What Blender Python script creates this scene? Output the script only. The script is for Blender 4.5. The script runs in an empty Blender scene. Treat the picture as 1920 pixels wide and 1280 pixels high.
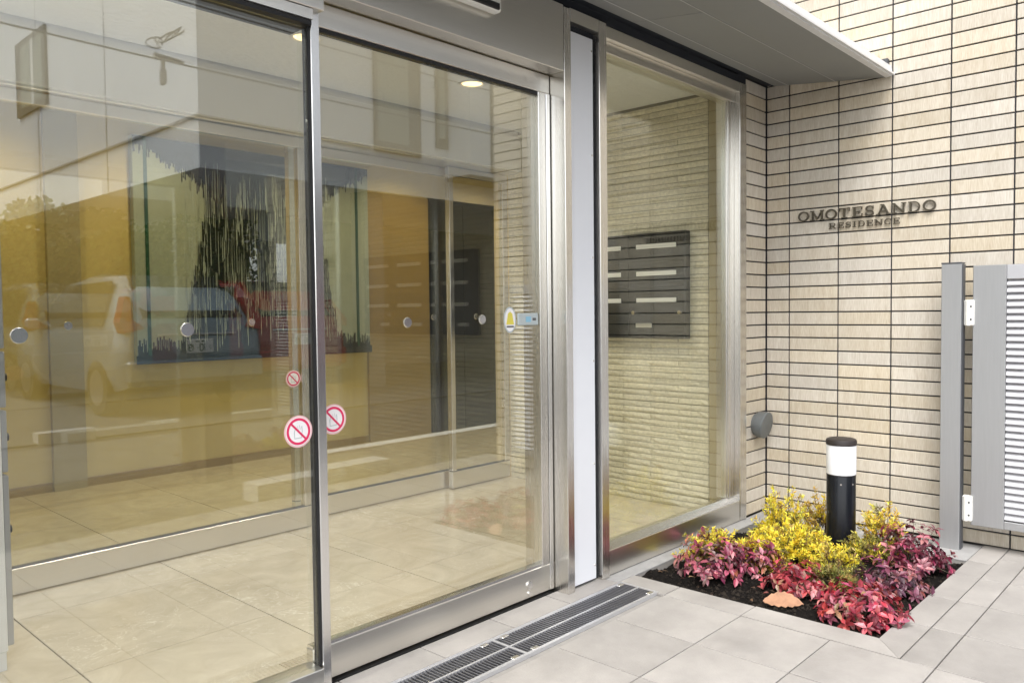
import bpy, math, random
from mathutils import Vector, Matrix
R = math.radians
random.seed(7)
SC = bpy.context.scene
COL = SC.collection

# ------------------------------------------------------------------ camera
cam_d = bpy.data.cameras.new('camera'); cam = bpy.data.objects.new('camera', cam_d); COL.objects.link(cam)
right = Vector((0.6811153, -0.7320935, -0.0109987)); up = Vector((0.0349999, 0.0175506, 0.9992332)); fwd = Vector((0.7313391, 0.6809780, -0.0375772))
m = Matrix((right, up, -fwd)).transposed().to_4x4(); m.translation = Vector((-4.3016, -2.0335, 1.1404))
cam.matrix_world = m
cam_d.sensor_width = 36; cam_d.lens = 28.0965; cam_d.clip_start = 0.02; cam_d.clip_end = 2000
SC.camera = cam
# ------------------------------------------------------------------ sky and sun (bright overcast)
SUN_EL, SUN_AZ = 58, 238      # azimuth the light comes from, clockwise from +Y
world = bpy.data.worlds.new('World'); SC.world = world; world.use_nodes = True
nt = world.node_tree; nt.nodes.clear()
out = nt.nodes.new('ShaderNodeOutputWorld'); bg = nt.nodes.new('ShaderNodeBackground'); sky = nt.nodes.new('ShaderNodeTexSky')
sky.sky_type = 'NISHITA'; sky.sun_disc = False; sky.sun_elevation = R(SUN_EL); sky.sun_rotation = R(SUN_AZ)
sky.dust_density = 2; sky.air_density = 1.0; sky.ozone_density = 1.0
hs = nt.nodes.new('ShaderNodeHueSaturation'); hs.inputs['Saturation'].default_value = 0.22
nt.links.new(sky.outputs[0], hs.inputs['Color']); nt.links.new(hs.outputs[0], bg.inputs['Color'])
bg.inputs['Strength'].default_value = 0.15
nt.links.new(bg.outputs[0], out.inputs['Surface'])
sun_d = bpy.data.lights.new('sun', 'SUN'); sun_d.energy = 1.3; sun_d.angle = R(32); sun_d.color = (1, .97, .93)
sun = bpy.data.objects.new('sun', sun_d); COL.objects.link(sun)
sd = Vector((math.sin(R(SUN_AZ))*math.cos(R(SUN_EL)), math.cos(R(SUN_AZ))*math.cos(R(SUN_EL)), math.sin(R(SUN_EL))))
sun.rotation_euler = sd.to_track_quat('Z', 'Y').to_euler(); sun.location = (-4, -8, 12)
SC.view_settings.view_transform = 'Standard'; SC.view_settings.look = 'None'
SC.view_settings.exposure = 1.3; SC.view_settings.gamma = 1
SC.render.engine = 'CYCLES'
SC.cycles.transparent_max_bounces = 24; SC.cycles.max_bounces = 10; SC.cycles.glossy_bounces = 6; SC.cycles.diffuse_bounces = 4

# ------------------------------------------------------------------ materials
MATS = {}
def new_mat(name):
    mt = bpy.data.materials.new(name); mt.use_nodes = True
    n = mt.node_tree; b = n.nodes['Principled BSDF']
    MATS[name] = mt
    return mt, n, b
def N(n, t, **kw):
    o = n.nodes.new(t)
    for k, v in kw.items(): setattr(o, k, v)
    return o
def mat(name, col, rough=.5, metal=0, noise=None, bump=None, rnd=0, spec=.5, stretch=(1,1,1), coord='Object', var=.12, rv=.22):
    """noise: scale of the colour variation; bump: (scale, strength); rnd: per-object brightness variation"""
    mt, n, b = new_mat(name)
    b.inputs['Roughness'].default_value = rough; b.inputs['Metallic'].default_value = metal
    b.inputs['Specular IOR Level'].default_value = spec
    tc = N(n, 'ShaderNodeTexCoord'); mp = N(n, 'ShaderNodeMapping'); mp.inputs['Scale'].default_value = stretch
    n.links.new(tc.outputs[coord], mp.inputs['Vector'])
    rgb = N(n, 'ShaderNodeRGB'); rgb.outputs[0].default_value = (*col, 1); cur = rgb.outputs[0]
    oi = N(n, 'ShaderNodeObjectInfo')
    add = N(n, 'ShaderNodeVectorMath', operation='MULTIPLY_ADD')
    n.links.new(oi.outputs['Random'], add.inputs[0]); add.inputs[1].default_value = (37, 53, 91); n.links.new(mp.outputs[0], add.inputs[2])
    vec = add.outputs[0]
    if noise:
        tx = N(n, 'ShaderNodeTexNoise'); tx.inputs['Scale'].default_value = noise; tx.inputs['Detail'].default_value = 6; tx.inputs['Roughness'].default_value = .65
        n.links.new(vec, tx.inputs['Vector'])
        mr = N(n, 'ShaderNodeMapRange'); mr.inputs[1].default_value = .25; mr.inputs[2].default_value = .75; mr.inputs[3].default_value = 1-var; mr.inputs[4].default_value = 1+var
        n.links.new(tx.outputs[0], mr.inputs[0])
        mx = N(n, 'ShaderNodeVectorMath', operation='SCALE'); n.links.new(cur, mx.inputs[0]); n.links.new(mr.outputs[0], mx.inputs['Scale']); cur = mx.outputs[0]
        rr = N(n, 'ShaderNodeMapRange'); rr.inputs[3].default_value = max(.02, rough*(1-rv)); rr.inputs[4].default_value = min(1, rough*(1+rv))
        n.links.new(tx.outputs[0], rr.inputs[0]); n.links.new(rr.outputs[0], b.inputs['Roughness'])
    if rnd:
        mr = N(n, 'ShaderNodeMapRange'); mr.inputs[3].default_value = 1-rnd; mr.inputs[4].default_value = 1+rnd
        n.links.new(oi.outputs['Random'], mr.inputs[0])
        mx = N(n, 'ShaderNodeVectorMath', operation='SCALE'); n.links.new(cur, mx.inputs[0]); n.links.new(mr.outputs[0], mx.inputs['Scale']); cur = mx.outputs[0]
    n.links.new(cur, b.inputs['Base Color'])
    if bump:
        t2 = N(n, 'ShaderNodeTexNoise'); t2.inputs['Scale'].default_value = bump[0]; t2.inputs['Detail'].default_value = 5
        n.links.new(vec, t2.inputs['Vector'])
        bp = N(n, 'ShaderNodeBump'); bp.inputs['Strength'].default_value = bump[1]; bp.inputs['Distance'].default_value = .004
        n.links.new(t2.outputs[0], bp.inputs['Height']); n.links.new(bp.outputs[0], b.inputs['Normal'])
    return mt
def tile_mat(name, ca, cb):
    """combed face tile: fine vertical streaks, each tile its own tone"""
    mt, n, b = new_mat(name)
    tc = N(n, 'ShaderNodeTexCoord'); oi = N(n, 'ShaderNodeObjectInfo')
    mp = N(n, 'ShaderNodeMapping'); mp.inputs['Scale'].default_value = (1, 1, .06)
    n.links.new(tc.outputs['Object'], mp.inputs['Vector'])
    add = N(n, 'ShaderNodeVectorMath', operation='MULTIPLY_ADD'); n.links.new(oi.outputs['Random'], add.inputs[0]); add.inputs[1].default_value = (31, 77, 13); n.links.new(mp.outputs[0], add.inputs[2])
    t1 = N(n, 'ShaderNodeTexNoise'); t1.inputs['Scale'].default_value = 430; t1.inputs['Detail'].default_value = 3; n.links.new(add.outputs[0], t1.inputs['Vector'])
    t2 = N(n, 'ShaderNodeTexNoise'); t2.inputs['Scale'].default_value = 34; t2.inputs['Detail'].default_value = 4; n.links.new(add.outputs[0], t2.inputs['Vector'])
    rmp = N(n, 'ShaderNodeValToRGB'); rmp.color_ramp.elements[0].color = (*ca, 1); rmp.color_ramp.elements[1].color = (*cb, 1)
    rmp.color_ramp.elements[0].position = .32; rmp.color_ramp.elements[1].position = .62
    s = N(n, 'ShaderNodeMath', operation='MULTIPLY_ADD'); n.links.new(t1.outputs[0], s.inputs[0]); s.inputs[1].default_value = .66
    s2 = N(n, 'ShaderNodeMath', operation='MULTIPLY'); n.links.new(t2.outputs[0], s2.inputs[0]); s2.inputs[1].default_value = .34
    n.links.new(s2.outputs[0], s.inputs[2]); n.links.new(s.outputs[0], rmp.inputs[0])
    hsv = N(n, 'ShaderNodeHueSaturation'); n.links.new(rmp.outputs[0], hsv.inputs['Color'])
    v = N(n, 'ShaderNodeMapRange'); v.inputs[3].default_value = .90; v.inputs[4].default_value = 1.06; n.links.new(oi.outputs['Random'], v.inputs[0]); n.links.new(v.outputs[0], hsv.inputs['Value'])
    fr = N(n, 'ShaderNodeMath', operation='MULTIPLY'); n.links.new(oi.outputs['Random'], fr.inputs[0]); fr.inputs[1].default_value = 7.31
    fr2 = N(n, 'ShaderNodeMath', operation='FRACT'); n.links.new(fr.outputs[0], fr2.inputs[0])
    sv = N(n, 'ShaderNodeMapRange'); sv.inputs[3].default_value = .7; sv.inputs[4].default_value = 1.2; n.links.new(fr2.outputs[0], sv.inputs[0]); n.links.new(sv.outputs[0], hsv.inputs['Saturation'])
    n.links.new(hsv.outputs[0], b.inputs['Base Color']); b.inputs['Roughness'].default_value = .5
    bp = N(n, 'ShaderNodeBump'); bp.inputs['Strength'].default_value = .35; bp.inputs['Distance'].default_value = .001
    n.links.new(t1.outputs[0], bp.inputs['Height']); n.links.new(bp.outputs[0], b.inputs['Normal'])
    return mt
def steel_mat(name, col, rough, axis):
    """brushed stainless, grain along one axis"""
    st = {'z': (1, 1, .012), 'x': (.012, 1, 1)}[axis]
    mt = mat(name, col, rough, 1.0, noise=240, stretch=st, var=.025, rv=.06)
    n = mt.node_tree; b = n.nodes['Principled BSDF']
    tc = N(n, 'ShaderNodeTexCoord'); mp = N(n, 'ShaderNodeMapping'); mp.inputs['Scale'].default_value = st; n.links.new(tc.outputs['Object'], mp.inputs[0])
    t = N(n, 'ShaderNodeTexNoise'); t.inputs['Scale'].default_value = 500; n.links.new(mp.outputs[0], t.inputs['Vector'])
    bp = N(n, 'ShaderNodeBump'); bp.inputs['Strength'].default_value = .012; bp.inputs['Distance'].default_value = .0004
    n.links.new(t.outputs[0], bp.inputs['Height']); n.links.new(bp.outputs[0], b.inputs['Normal'])
    b.inputs['Anisotropic'].default_value = .5
    return mt
def glass_mat(name, tint, ior, rough=0.0):
    mt = bpy.data.materials.new(name); mt.use_nodes = True; MATS[name] = mt
    n = mt.node_tree; n.nodes.clear()
    o = N(n, 'ShaderNodeOutputMaterial'); tr = N(n, 'ShaderNodeBsdfTransparent'); gl = N(n, 'ShaderNodeBsdfGlossy'); mx = N(n, 'ShaderNodeMixShader'); fr = N(n, 'ShaderNodeFresnel')
    tr.inputs[0].default_value = (*tint, 1); gl.inputs['Roughness'].default_value = rough; gl.inputs['Color'].default_value = (.97, 1, .98, 1); fr.inputs[0].default_value = ior
    # Fresnel of the inner face as seen from inside the pane equals the outer one: keep the index the same on both faces
    geo = N(n, 'ShaderNodeNewGeometry'); iv = N(n, 'ShaderNodeMapRange'); iv.inputs[3].default_value = ior; iv.inputs[4].default_value = 1/ior
    n.links.new(geo.outputs['Backfacing'], iv.inputs[0]); 
    mlt = N(n, 'ShaderNodeMath', operation='MULTIPLY_ADD'); n.links.new(geo.outputs['Backfacing'], mlt.inputs[0]); mlt.inputs[1].default_value = ior*ior-ior; mlt.inputs[2].default_value = ior
    # Cycles inverts the index on back faces, so feed 1/ior there
    inv = N(n, 'ShaderNodeMapRange'); n.links.new(geo.outputs['Backfacing'], inv.inputs[0]); inv.inputs[3].default_value = ior; inv.inputs[4].default_value = 1/ior
    n.nodes.remove(iv); n.nodes.remove(mlt)
    n.links.new(inv.outputs[0], fr.inputs[0])
    n.links.new(fr.outputs[0], mx.inputs[0]); n.links.new(tr.outputs[0], mx.inputs[1]); n.links.new(gl.outputs[0], mx.inputs[2]); n.links.new(mx.outputs[0], o.inputs[0])
    return mt
def emit_mat(name, col, strength):
    mt, n, b = new_mat(name); b.inputs['Base Color'].default_value = (*col, 1)
    b.inputs['Emission Color'].default_value = (*col, 1); b.inputs['Emission Strength'].default_value = strength
    return mt
def attr_mat(name, rough=.5, trans=.0, spec=.3):
    mt, n, b = new_mat(name)
    a = N(n, 'ShaderNodeAttribute'); a.attribute_name = 'Col'
    tc = N(n, 'ShaderNodeTexCoord'); t = N(n, 'ShaderNodeTexNoise'); t.inputs['Scale'].default_value = 90; n.links.new(tc.outputs['Object'], t.inputs['Vector'])
    mr = N(n, 'ShaderNodeMapRange'); mr.inputs[3].default_value = .75; mr.inputs[4].default_value = 1.25; n.links.new(t.outputs[0], mr.inputs[0])
    mx = N(n, 'ShaderNodeVectorMath', operation='SCALE'); n.links.new(a.outputs['Color'], mx.inputs[0]); n.links.new(mr.outputs[0], mx.inputs['Scale'])
    n.links.new(mx.outputs[0], b.inputs['Base Color']); b.inputs['Roughness'].default_value = rough; b.inputs['Specular IOR Level'].default_value = spec
    if trans:
        tl = N(n, 'ShaderNodeBsdfTranslucent'); ms = N(n, 'ShaderNodeMixShader'); ms.inputs[0].default_value = trans
        n.links.new(mx.outputs[0], tl.inputs[0]); n.links.new(b.outputs[0], ms.inputs[1]); n.links.new(tl.outputs[0], ms.inputs[2])
        n.links.new(ms.outputs[0], n.nodes['Material Output'].inputs[0])
    return mt
tile_mat('tile', (.49, .415, .305), (.66, .602, .50))
mat('mortar', (.035, .036, .042), .9, noise=60)
mat('split_stone', (.70, .65, .50), .75, noise=55, bump=(70, 1.0), rnd=.10, var=.2)
mat('stone_mortar', (.30, .27, .20), .9)
steel_mat('steel', (.72, .70, .66), .27, 'z'); steel_mat('steel_h', (.75, .73, .68), .31, 'x')
steel_mat('steel_bright', (.80, .79, .77), .24, 'z')
mat('aluminium', (.40, .405, .41), .42, .55, noise=120, var=.05, stretch=(1, 1, .05))
mat('alu_light', (.56, .56, .58), .38, .5)
mat('drain_steel', (.22, .22, .24), .4, .6)
mat('alu_dark', (.10, .105, .115), .5, .4)
mat('white_panel', (.74, .76, .80), .35, noise=3, var=.03)
mat('white_plastic', (.80, .79, .74), .4)
mat('black', (.012, .012, .013), .5)
mat('gap_shade', (.012, .016, .024), .8)  # near-black filler, the shade of narrow recesses put into its colour
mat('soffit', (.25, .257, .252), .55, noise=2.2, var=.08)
mat('soffit_edge', (.78, .79, .81), .35, .35, noise=30, var=.06)
mat('paving', (.335, .315, .295), .62, noise=4.5, bump=(160, .35), rnd=.075, var=.19)
mat('grout', (.30, .285, .265), .9, noise=30)
mat('concrete', (.33, .325, .32), .8, noise=14, bump=(90, .4), var=.15)
mat('soil', (.008, .0066, .0058), .95, noise=60, bump=(70, 1), var=.6, spec=.12)
mat('mulch', (.022, .017, .013), .9, noise=35, var=.7, spec=.2)
mat('asphalt', (.07, .07, .072), .85, noise=40, bump=(180, .7), var=.2)
mat('lot', (.12, .12, .118), .9, noise=5, var=.2)
mat('kerb', (.50, .49, .47), .8, noise=20, var=.12)
mat('road_white', (.72, .72, .70), .7, noise=30, var=.1)
mat('joint_dark', (.10, .09, .07), .8)
mat('cream_wall', (.66, .54, .25), .55, noise=3, bump=(220, .15), var=.04)
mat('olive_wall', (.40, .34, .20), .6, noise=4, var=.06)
mat('wood_wall', (.34, .235, .075), .42, noise=14, stretch=(.12, .12, 1), var=.12)
mat('dark_door', (.010, .010, .008), .3, spec=.3)
mat('ceiling_paper', (.84, .85, .85), .85, bump=(70, 2.5), stretch=(.35, 1, 1))
mat('lobby_ceiling', (.72, .70, .64), .85)
mat('mail_black', (.010, .012, .013), .42, spec=.25)
mat('slot_white', (.74, .74, .72), .35)
mat('mail_slot', (.62, .62, .60), .35, .6)
mat('locker_white', (.80, .81, .80), .45)
mat('art_pale', (.36, .41, .36), .30, noise=6, var=.08)
mat('art_dark', (.010, .016, .016), .18)
mat('art_green', (.015, .075, .05), .2)
mat('art_streak', (.42, .49, .48), .3)
mat('letter', (.12, .105, .078), .42, .6)
mat('vent_grey', (.17, .185, .19), .42, .35)
mat('bollard_black', (.006, .007, .010), .22, spec=.35)
mat('bollard_cap', (.028, .022, .02), .55)
mat('bollard_white', (.84, .86, .90), .30)
mat('dry_leaf', (.36, .19, .11), .7, noise=30, var=.3)
mat('red_ink', (.72, .03, .12), .4); mat('sticker_white', (.86, .84, .84), .4); mat('sticker_rim', (.80, .52, .52), .4)
mat('sticker_blue', (.25, .48, .62), .4); mat('sticker_grey', (.45, .50, .50), .4); mat('yellow_ink', (.72, .62, .10), .4); mat('ink', (.10, .10, .10), .5)
mat('siding', (.84, .855, .88), .6, noise=1.6, var=.05); mat('siding_joint', (.30, .31, .32), .8)
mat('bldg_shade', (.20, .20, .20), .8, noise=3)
mat('window_frame', (.06, .058, .05), .45, .3)
mat('curtain', (.30, .33, .29), .8, noise=20, stretch=(1, 1, .05), var=.2)
mat('bark', (.10, .075, .05), .9, noise=20)
mat('cable', (.02, .02, .022), .6)
mat('pole', (.36, .35, .33), .85, noise=8)
mat('car_red', (.34, .010, .016), .2); mat('car_paint', (.20, .26, .31), .22); MATS['car_paint'].node_tree.nodes['Principled BSDF'].inputs['Coat Weight'].default_value = 1
mat('car_glass', (.010, .014, .016), .04); mat('tail_red', (.26, .008, .012), .15); mat('tyre', (.018, .018, .018), .8); mat('rim', (.5, .5, .52), .3, .9); mat('plate', (.80, .80, .77), .4); mat('plate_ink', (.02, .08, .05), .5)
attr_mat('leaf', .36, .18, .5); attr_mat('needle', .5, .25, .3)
glass_mat('glass', (.986, .990, .980), 1.86)
glass_mat('glass_side', (.978, .99, .965), 1.52)
glass_mat('glass_inner', (.925, .935, .87), 1.72)
emit_mat('lamp', (1, .74, .36), 1.0)
# polished porcelain floor
def floor_mat():
    mt, n, b = new_mat('porcelain')
    tc = N(n, 'ShaderNodeTexCoord'); oi = N(n, 'ShaderNodeObjectInfo')
    add = N(n, 'ShaderNodeVectorMath', operation='MULTIPLY_ADD'); n.links.new(oi.outputs['Random'], add.inputs[0]); add.inputs[1].default_value = (37, 53, 9); n.links.new(tc.outputs['Object'], add.inputs[2])
    t = N(n, 'ShaderNodeTexNoise'); t.inputs['Scale'].default_value = 4.5; t.inputs['Detail'].default_value = 8; t.inputs['Roughness'].default_value = .6; t.inputs['Distortion'].default_value = 1.3
    n.links.new(add.outputs[0], t.inputs['Vector'])
    r = N(n, 'ShaderNodeValToRGB'); e = r.color_ramp.elements
    e[0].position = .30; e[0].color = (.57, .50, .375, 1); e[1].position = .70; e[1].color = (.73, .665, .53, 1)
    n.links.new(t.outputs[0], r.inputs[0])
    v = N(n, 'ShaderNodeTexNoise'); v.inputs['Scale'].default_value = 7; v.inputs['Distortion'].default_value = 2.4; v.inputs['Detail'].default_value = 3; n.links.new(add.outputs[0], v.inputs['Vector'])
    vr = N(n, 'ShaderNodeValToRGB'); ve = vr.color_ramp.elements; ve[0].position = .485; ve[0].color = (0, 0, 0, 1); ve[1].position = .50; ve[1].color = (1, 1, 1, 1); x = ve.new(.515); x.color = (0, 0, 0, 1)
    n.links.new(v.outputs[0], vr.inputs[0])
    g = N(n, 'ShaderNodeTexNoise'); g.inputs['Scale'].default_value = 3; n.links.new(add.outputs[0], g.inputs['Vector'])
    gm = N(n, 'ShaderNodeMapRange'); gm.inputs[1].default_value = .48; gm.inputs[2].default_value = .62; gm.inputs[4].default_value = .95; n.links.new(g.outputs[0], gm.inputs[0])
    ml = N(n, 'ShaderNodeMath', operation='MULTIPLY'); n.links.new(vr.outputs[0], ml.inputs[0]); n.links.new(gm.outputs[0], ml.inputs[1])
    mx = N(n, 'ShaderNodeMix', data_type='RGBA'); n.links.new(ml.outputs[0], mx.inputs[0]); n.links.new(r.outputs[0], mx.inputs[6]); mx.inputs[7].default_value = (.86, .82, .72, 1)
    n.links.new(mx.outputs[2], b.inputs['Base Color']); b.inputs['Roughness'].default_value = .12
floor_mat()

# ------------------------------------------------------------------ builders
class MB:
    def __init__(s): s.v = []; s.f = []; s.c = None
    def quad_box(s, x0, x1, y0, y1, z0, z1):
        b = len(s.v)
        s.v += [(x0,y0,z0),(x1,y0,z0),(x1,y1,z0),(x0,y1,z0),(x0,y0,z1),(x1,y0,z1),(x1,y1,z1),(x0,y1,z1)]
        s.f += [tuple(b+i for i in q) for q in ((0,3,2,1),(4,5,6,7),(0,1,5,4),(1,2,6,5),(2,3,7,6),(3,0,4,7))]
        return s
    def bevel_box(s, x0, x1, y0, y1, z0, z1, e):
        """box with chamfered edges"""
        e = min(e, (x1-x0)*.45, (y1-y0)*.45, (z1-z0)*.45)
        b = len(s.v); idx = {}
        X = (x0, x1); Y = (y0, y1); Z = (z0, z1)
        for i in (0,1):
            for j in (0,1):
                for k in (0,1):
                    sx, sy, sz = (1 if i == 0 else -1), (1 if j == 0 else -1), (1 if k == 0 else -1)
                    for a in range(3):
                        p = [X[i]+sx*e, Y[j]+sy*e, Z[k]+sz*e]
                        p[a] = (X[i], Y[j], Z[k])[a]
                        idx[i,j,k,a] = len(s.v); s.v.append(tuple(p))
        c = lambda *q: idx[q]
        F = s.f
        for i in (0,1):
            q = [c(i,0,0,0), c(i,1,0,0), c(i,1,1,0), c(i,0,1,0)]; F.append(tuple(q if i else q[::-1]))
            q = [c(0,i,0,1), c(0,i,1,1), c(1,i,1,1), c(1,i,0,1)]; F.append(tuple(q if i else q[::-1]))
            q = [c(0,0,i,2), c(1,0,i,2), c(1,1,i,2), c(0,1,i,2)]; F.append(tuple(q if i else q[::-1]))
        for i in (0,1):
            for j in (0,1):
                q = [c(i,j,0,0), c(i,j,1,0), c(i,j,1,1), c(i,j,0,1)]; F.append(tuple(q if i == j else q[::-1])[::-1] if False else tuple(q[::-1] if i == j else q))
                q = [c(i,0,j,0), c(i,1,j,0), c(i,1,j,2), c(i,0,j,2)]; F.append(tuple(q if i == j else q[::-1]))
                q = [c(0,i,j,1), c(1,i,j,1), c(1,i,j,2), c(0,i,j,2)]; F.append(tuple(q[::-1] if i == j else q))
        for i in (0,1):
            for j in (0,1):
                for k in (0,1):
                    q = [c(i,j,k,0), c(i,j,k,1), c(i,j,k,2)]; F.append(tuple(q if (i+j+k) % 2 == 1 else q[::-1]))
        return s
    def cyl(s, c, axis, r, h, n=24, r2=None, cap=True):
        """cylinder from point c along unit axis for length h"""
        a = Vector(axis).normalized(); t = Vector((1,0,0)) if abs(a.x) < .9 else Vector((0,1,0))
        u = a.cross(t).normalized(); w = a.cross(u); c = Vector(c); r2 = r if r2 is None else r2; b = len(s.v)
        for q, rr in ((c, r), (c+a*h, r2)):
            for i in range(n):
                th = 2*math.pi*i/n; s.v.append(tuple(q+u*math.cos(th)*rr+w*math.sin(th)*rr))
        for i in range(n): s.f.append((b+i, b+(i+1) % n, b+n+(i+1) % n, b+n+i))
        if cap: s.f.append(tuple(b+i for i in range(n))[::-1]); s.f.append(tuple(b+n+i for i in range(n)))
        return s
    def lathe(s, c, prof, n=32):
        c = Vector(c); b = len(s.v); k = len(prof)
        for r, z in prof:
            for i in range(n):
                th = 2*math.pi*i/n; s.v.append((c.x+r*math.cos(th), c.y+r*math.sin(th), c.z+z))
        for j in range(k-1):
            for i in range(n): s.f.append((b+j*n+i, b+j*n+(i+1) % n, b+(j+1)*n+(i+1) % n, b+(j+1)*n+i))
        s.f.append(tuple(b+i for i in range(n))[::-1]); s.f.append(tuple(b+(k-1)*n+i for i in range(n)))
        return s
    def tube(s, pts, r, n=8):
        pts = [Vector(p) for p in pts]; b = len(s.v); k = len(pts)
        for j, p in enumerate(pts):
            d = (pts[min(j+1, k-1)]-pts[max(j-1, 0)]).normalized(); t = Vector((0,0,1)) if abs(d.z) < .9 else Vector((1,0,0))
            u = d.cross(t).normalized(); w = d.cross(u); rr = r[j] if isinstance(r, (list, tuple)) else r
            for i in range(n):
                th = 2*math.pi*i/n; s.v.append(tuple(p+u*math.cos(th)*rr+w*math.sin(th)*rr))
        for j in range(k-1):
            for i in range(n): s.f.append((b+j*n+i, b+j*n+(i+1) % n, b+(j+1)*n+(i+1) % n, b+(j+1)*n+i))
        s.f.append(tuple(b+i for i in range(n))); s.f.append(tuple(b+(k-1)*n+i for i in range(n))[::-1])
        return s
    def prism(s, poly, fn, d0, d1):
        """poly: 2D points; fn(u, v, d) -> 3D; from depth d0 to d1"""
        b = len(s.v); n = len(poly)
        for d in (d0, d1):
            for (u, v) in poly: s.v.append(tuple(fn(u, v, d)))
        s.f.append(tuple(b+i for i in range(n))[::-1]); s.f.append(tuple(b+n+i for i in range(n)))
        for i in range(n): s.f.append((b+i, b+(i+1) % n, b+n+(i+1) % n, b+n+i))
        return s
    def ribbon(s, pts, w, fn, d0, d1, closed=False):
        """a stroke of width w along 2D pts, extruded in depth"""
        P = [Vector(p) for p in pts]; n = len(P); L = []; Rr = []
        for i in range(n):
            a = P[(i-1) % n] if (closed or i > 0) else P[i]; c = P[(i+1) % n] if (closed or i < n-1) else P[i]
            d = (c-a).normalized(); q = Vector((-d.y, d.x))*w/2; L.append(P[i]+q); Rr.append(P[i]-q)
        b = len(s.v)
        for i in range(n):
            for d in (d0, d1): s.v.append(tuple(fn(L[i].x, L[i].y, d))); s.v.append(tuple(fn(Rr[i].x, Rr[i].y, d)))
        m = n if closed else n-1
        for i in range(m):
            a = b+4*i; c = b+4*((i+1) % n)
            s.f += [(a, c, c+1, a+1), (a+2, a+3, c+3, c+2), (a, a+2, c+2, c), (a+1, c+1, c+3, a+3)]
        if not closed:
            a = b; s.f.append((a, a+1, a+3, a+2)); a = b+4*(n-1); s.f.append((a, a+2, a+3, a+1))
        return s
    def build(s, name, mt, parent=None, smooth=False, kind=None, label=None, fix=True):
        vs = s.v
        c = Vector([(min(p[i] for p in vs)+max(p[i] for p in vs))/2 for i in range(3)])
        me = bpy.data.meshes.new(name); me.from_pydata([tuple(Vector(p)-c) for p in vs], [], s.f); me.update()
        if fix:
            import bmesh
            bm = bmesh.new(); bm.from_mesh(me); bmesh.ops.recalc_face_normals(bm, faces=bm.faces); bm.to_mesh(me); bm.free()
        if s.c:
            ca = me.color_attributes.new('Col', 'FLOAT_COLOR', 'CORNER')
            li = 0
            for fi, p in enumerate(me.polygons):
                for _ in p.loop_indices: ca.data[li].color = (*s.c[fi], 1); li += 1
        if smooth:
            me.polygons.foreach_set('use_smooth', [True]*len(me.polygons)); 
            try: me.set_sharp_from_angle(angle=R(40))
            except Exception: pass
        me.materials.append(MATS[mt])
        o = bpy.data.objects.new(name, me); COL.objects.link(o)
        if parent is not None:
            o.parent = parent; o.location = c-WL[parent.name]
        else: o.location = c
        WL[o.name] = c
        if kind: o['kind'] = kind
        if label: o['label'] = label
        return o
WL = {}
def thing(name, label, cat, loc, group=None):
    o = bpy.data.objects.new(name, None); COL.objects.link(o); o.location = loc; o['label'] = label; o['category'] = cat; o.empty_display_size = .1
    if group: o['group'] = group
    WL[o.name] = Vector(loc); return o
def tag(o, label, cat, group=None):
    o['label'] = label; o['category'] = cat
    if group: o['group'] = group
    return o
def box(name, x0, x1, y0, y1, z0, z1, mt, parent=None, e=.0, kind=None, label=None):
    mb = MB(); (mb.bevel_box(x0, x1, y0, y1, z0, z1, e) if e else mb.quad_box(x0, x1, y0, y1, z0, z1))
    return mb.build(name, mt, parent, kind=kind, label=label)
def inst(name, mesh, parent, center):
    o = bpy.data.objects.new(name, mesh); COL.objects.link(o)
    o.parent = parent; o.location = Vector(center)-WL[parent.name]; WL[o.name] = Vector(center); return o
_mc = {}
def tile_mesh(w, d, h, e, mt, rough=0, seed=0):
    """shared mesh of a tile centred on its origin"""
    key = (round(w,4), round(d,4), round(h,4), mt, seed)
    if key in _mc: return _mc[key]
    mb = MB().bevel_box(-w/2, w/2, -d/2, d/2, -h/2, h/2, e)
    me = bpy.data.meshes.new('tile'); me.from_pydata(mb.v, [], mb.f); me.update()
    import bmesh
    bm = bmesh.new(); bm.from_mesh(me); bmesh.ops.recalc_face_normals(bm, faces=bm.faces); bm.to_mesh(me); bm.free()
    me.materials.append(MATS[mt]); _mc[key] = me; return me

# ================================================================== the setting
# ground / street
GZ = -.012
box('ground', -120, 120, -120, 60, -.5, GZ-.06, 'asphalt', kind='structure')
road = box('road', -60, 60, -6.2, -2.62, GZ-.055, GZ-.05+.004, 'asphalt', kind='structure')
box('edge_line', -.55, 60, -3.78, -3.63, GZ-.045, GZ-.042, 'road_white', kind='structure')
box('parking_floor', -8, 14, -18, -6.22, GZ-.055, GZ-.03, 'lot', kind='structure')
# paving
_p = MB()
for q in ((-6.4, .3, -2.4, -1.1005), (-6.4, -4.331, -1.1, -.002), (-4.33, -1.566, -1.1, -.2815), (-4.33, -1.566, -.0975, .0362), (-1.5655, -1.4565, -1.1, -.002), (-1.456, -.3, -.0845, -.002), (-.2995, .3, -1.1, -.002)):
    _p.quad_box(*q, -.2, GZ)
pave = _p.build('pavement', 'grout', kind='structure')
XJ = [-1.58-.333*k for k in range(0, 15)]
YJ = [-.316-.3315*k for k in range(0, 7)]
g = .0022
def slab(x0, x1, y0, y1, top=0.0):
    w, d = x1-x0-2*g, y1-y0-2*g
    dz = random.uniform(-.0005, .0005)
    return inst('paving_slab', tile_mesh(w, d, .011, .0012, 'paving'), pave, ((x0+x1)/2, (y0+y1)/2, top-.0055+dz))
for i in range(len(XJ)-1):
    for j in range(len(YJ)-1): slab(XJ[i+1], XJ[i], YJ[j+1], YJ[j])
XR = [-1.58, -1.235, -.89, -.545, -.2, .0]
for i in range(5):
    slab(XR[i], XR[i+1], -1.31, -1.205)
    for j in range(3, len(YJ)-1): slab(XR[i], XR[i+1], YJ[j+1], YJ[j])
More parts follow.
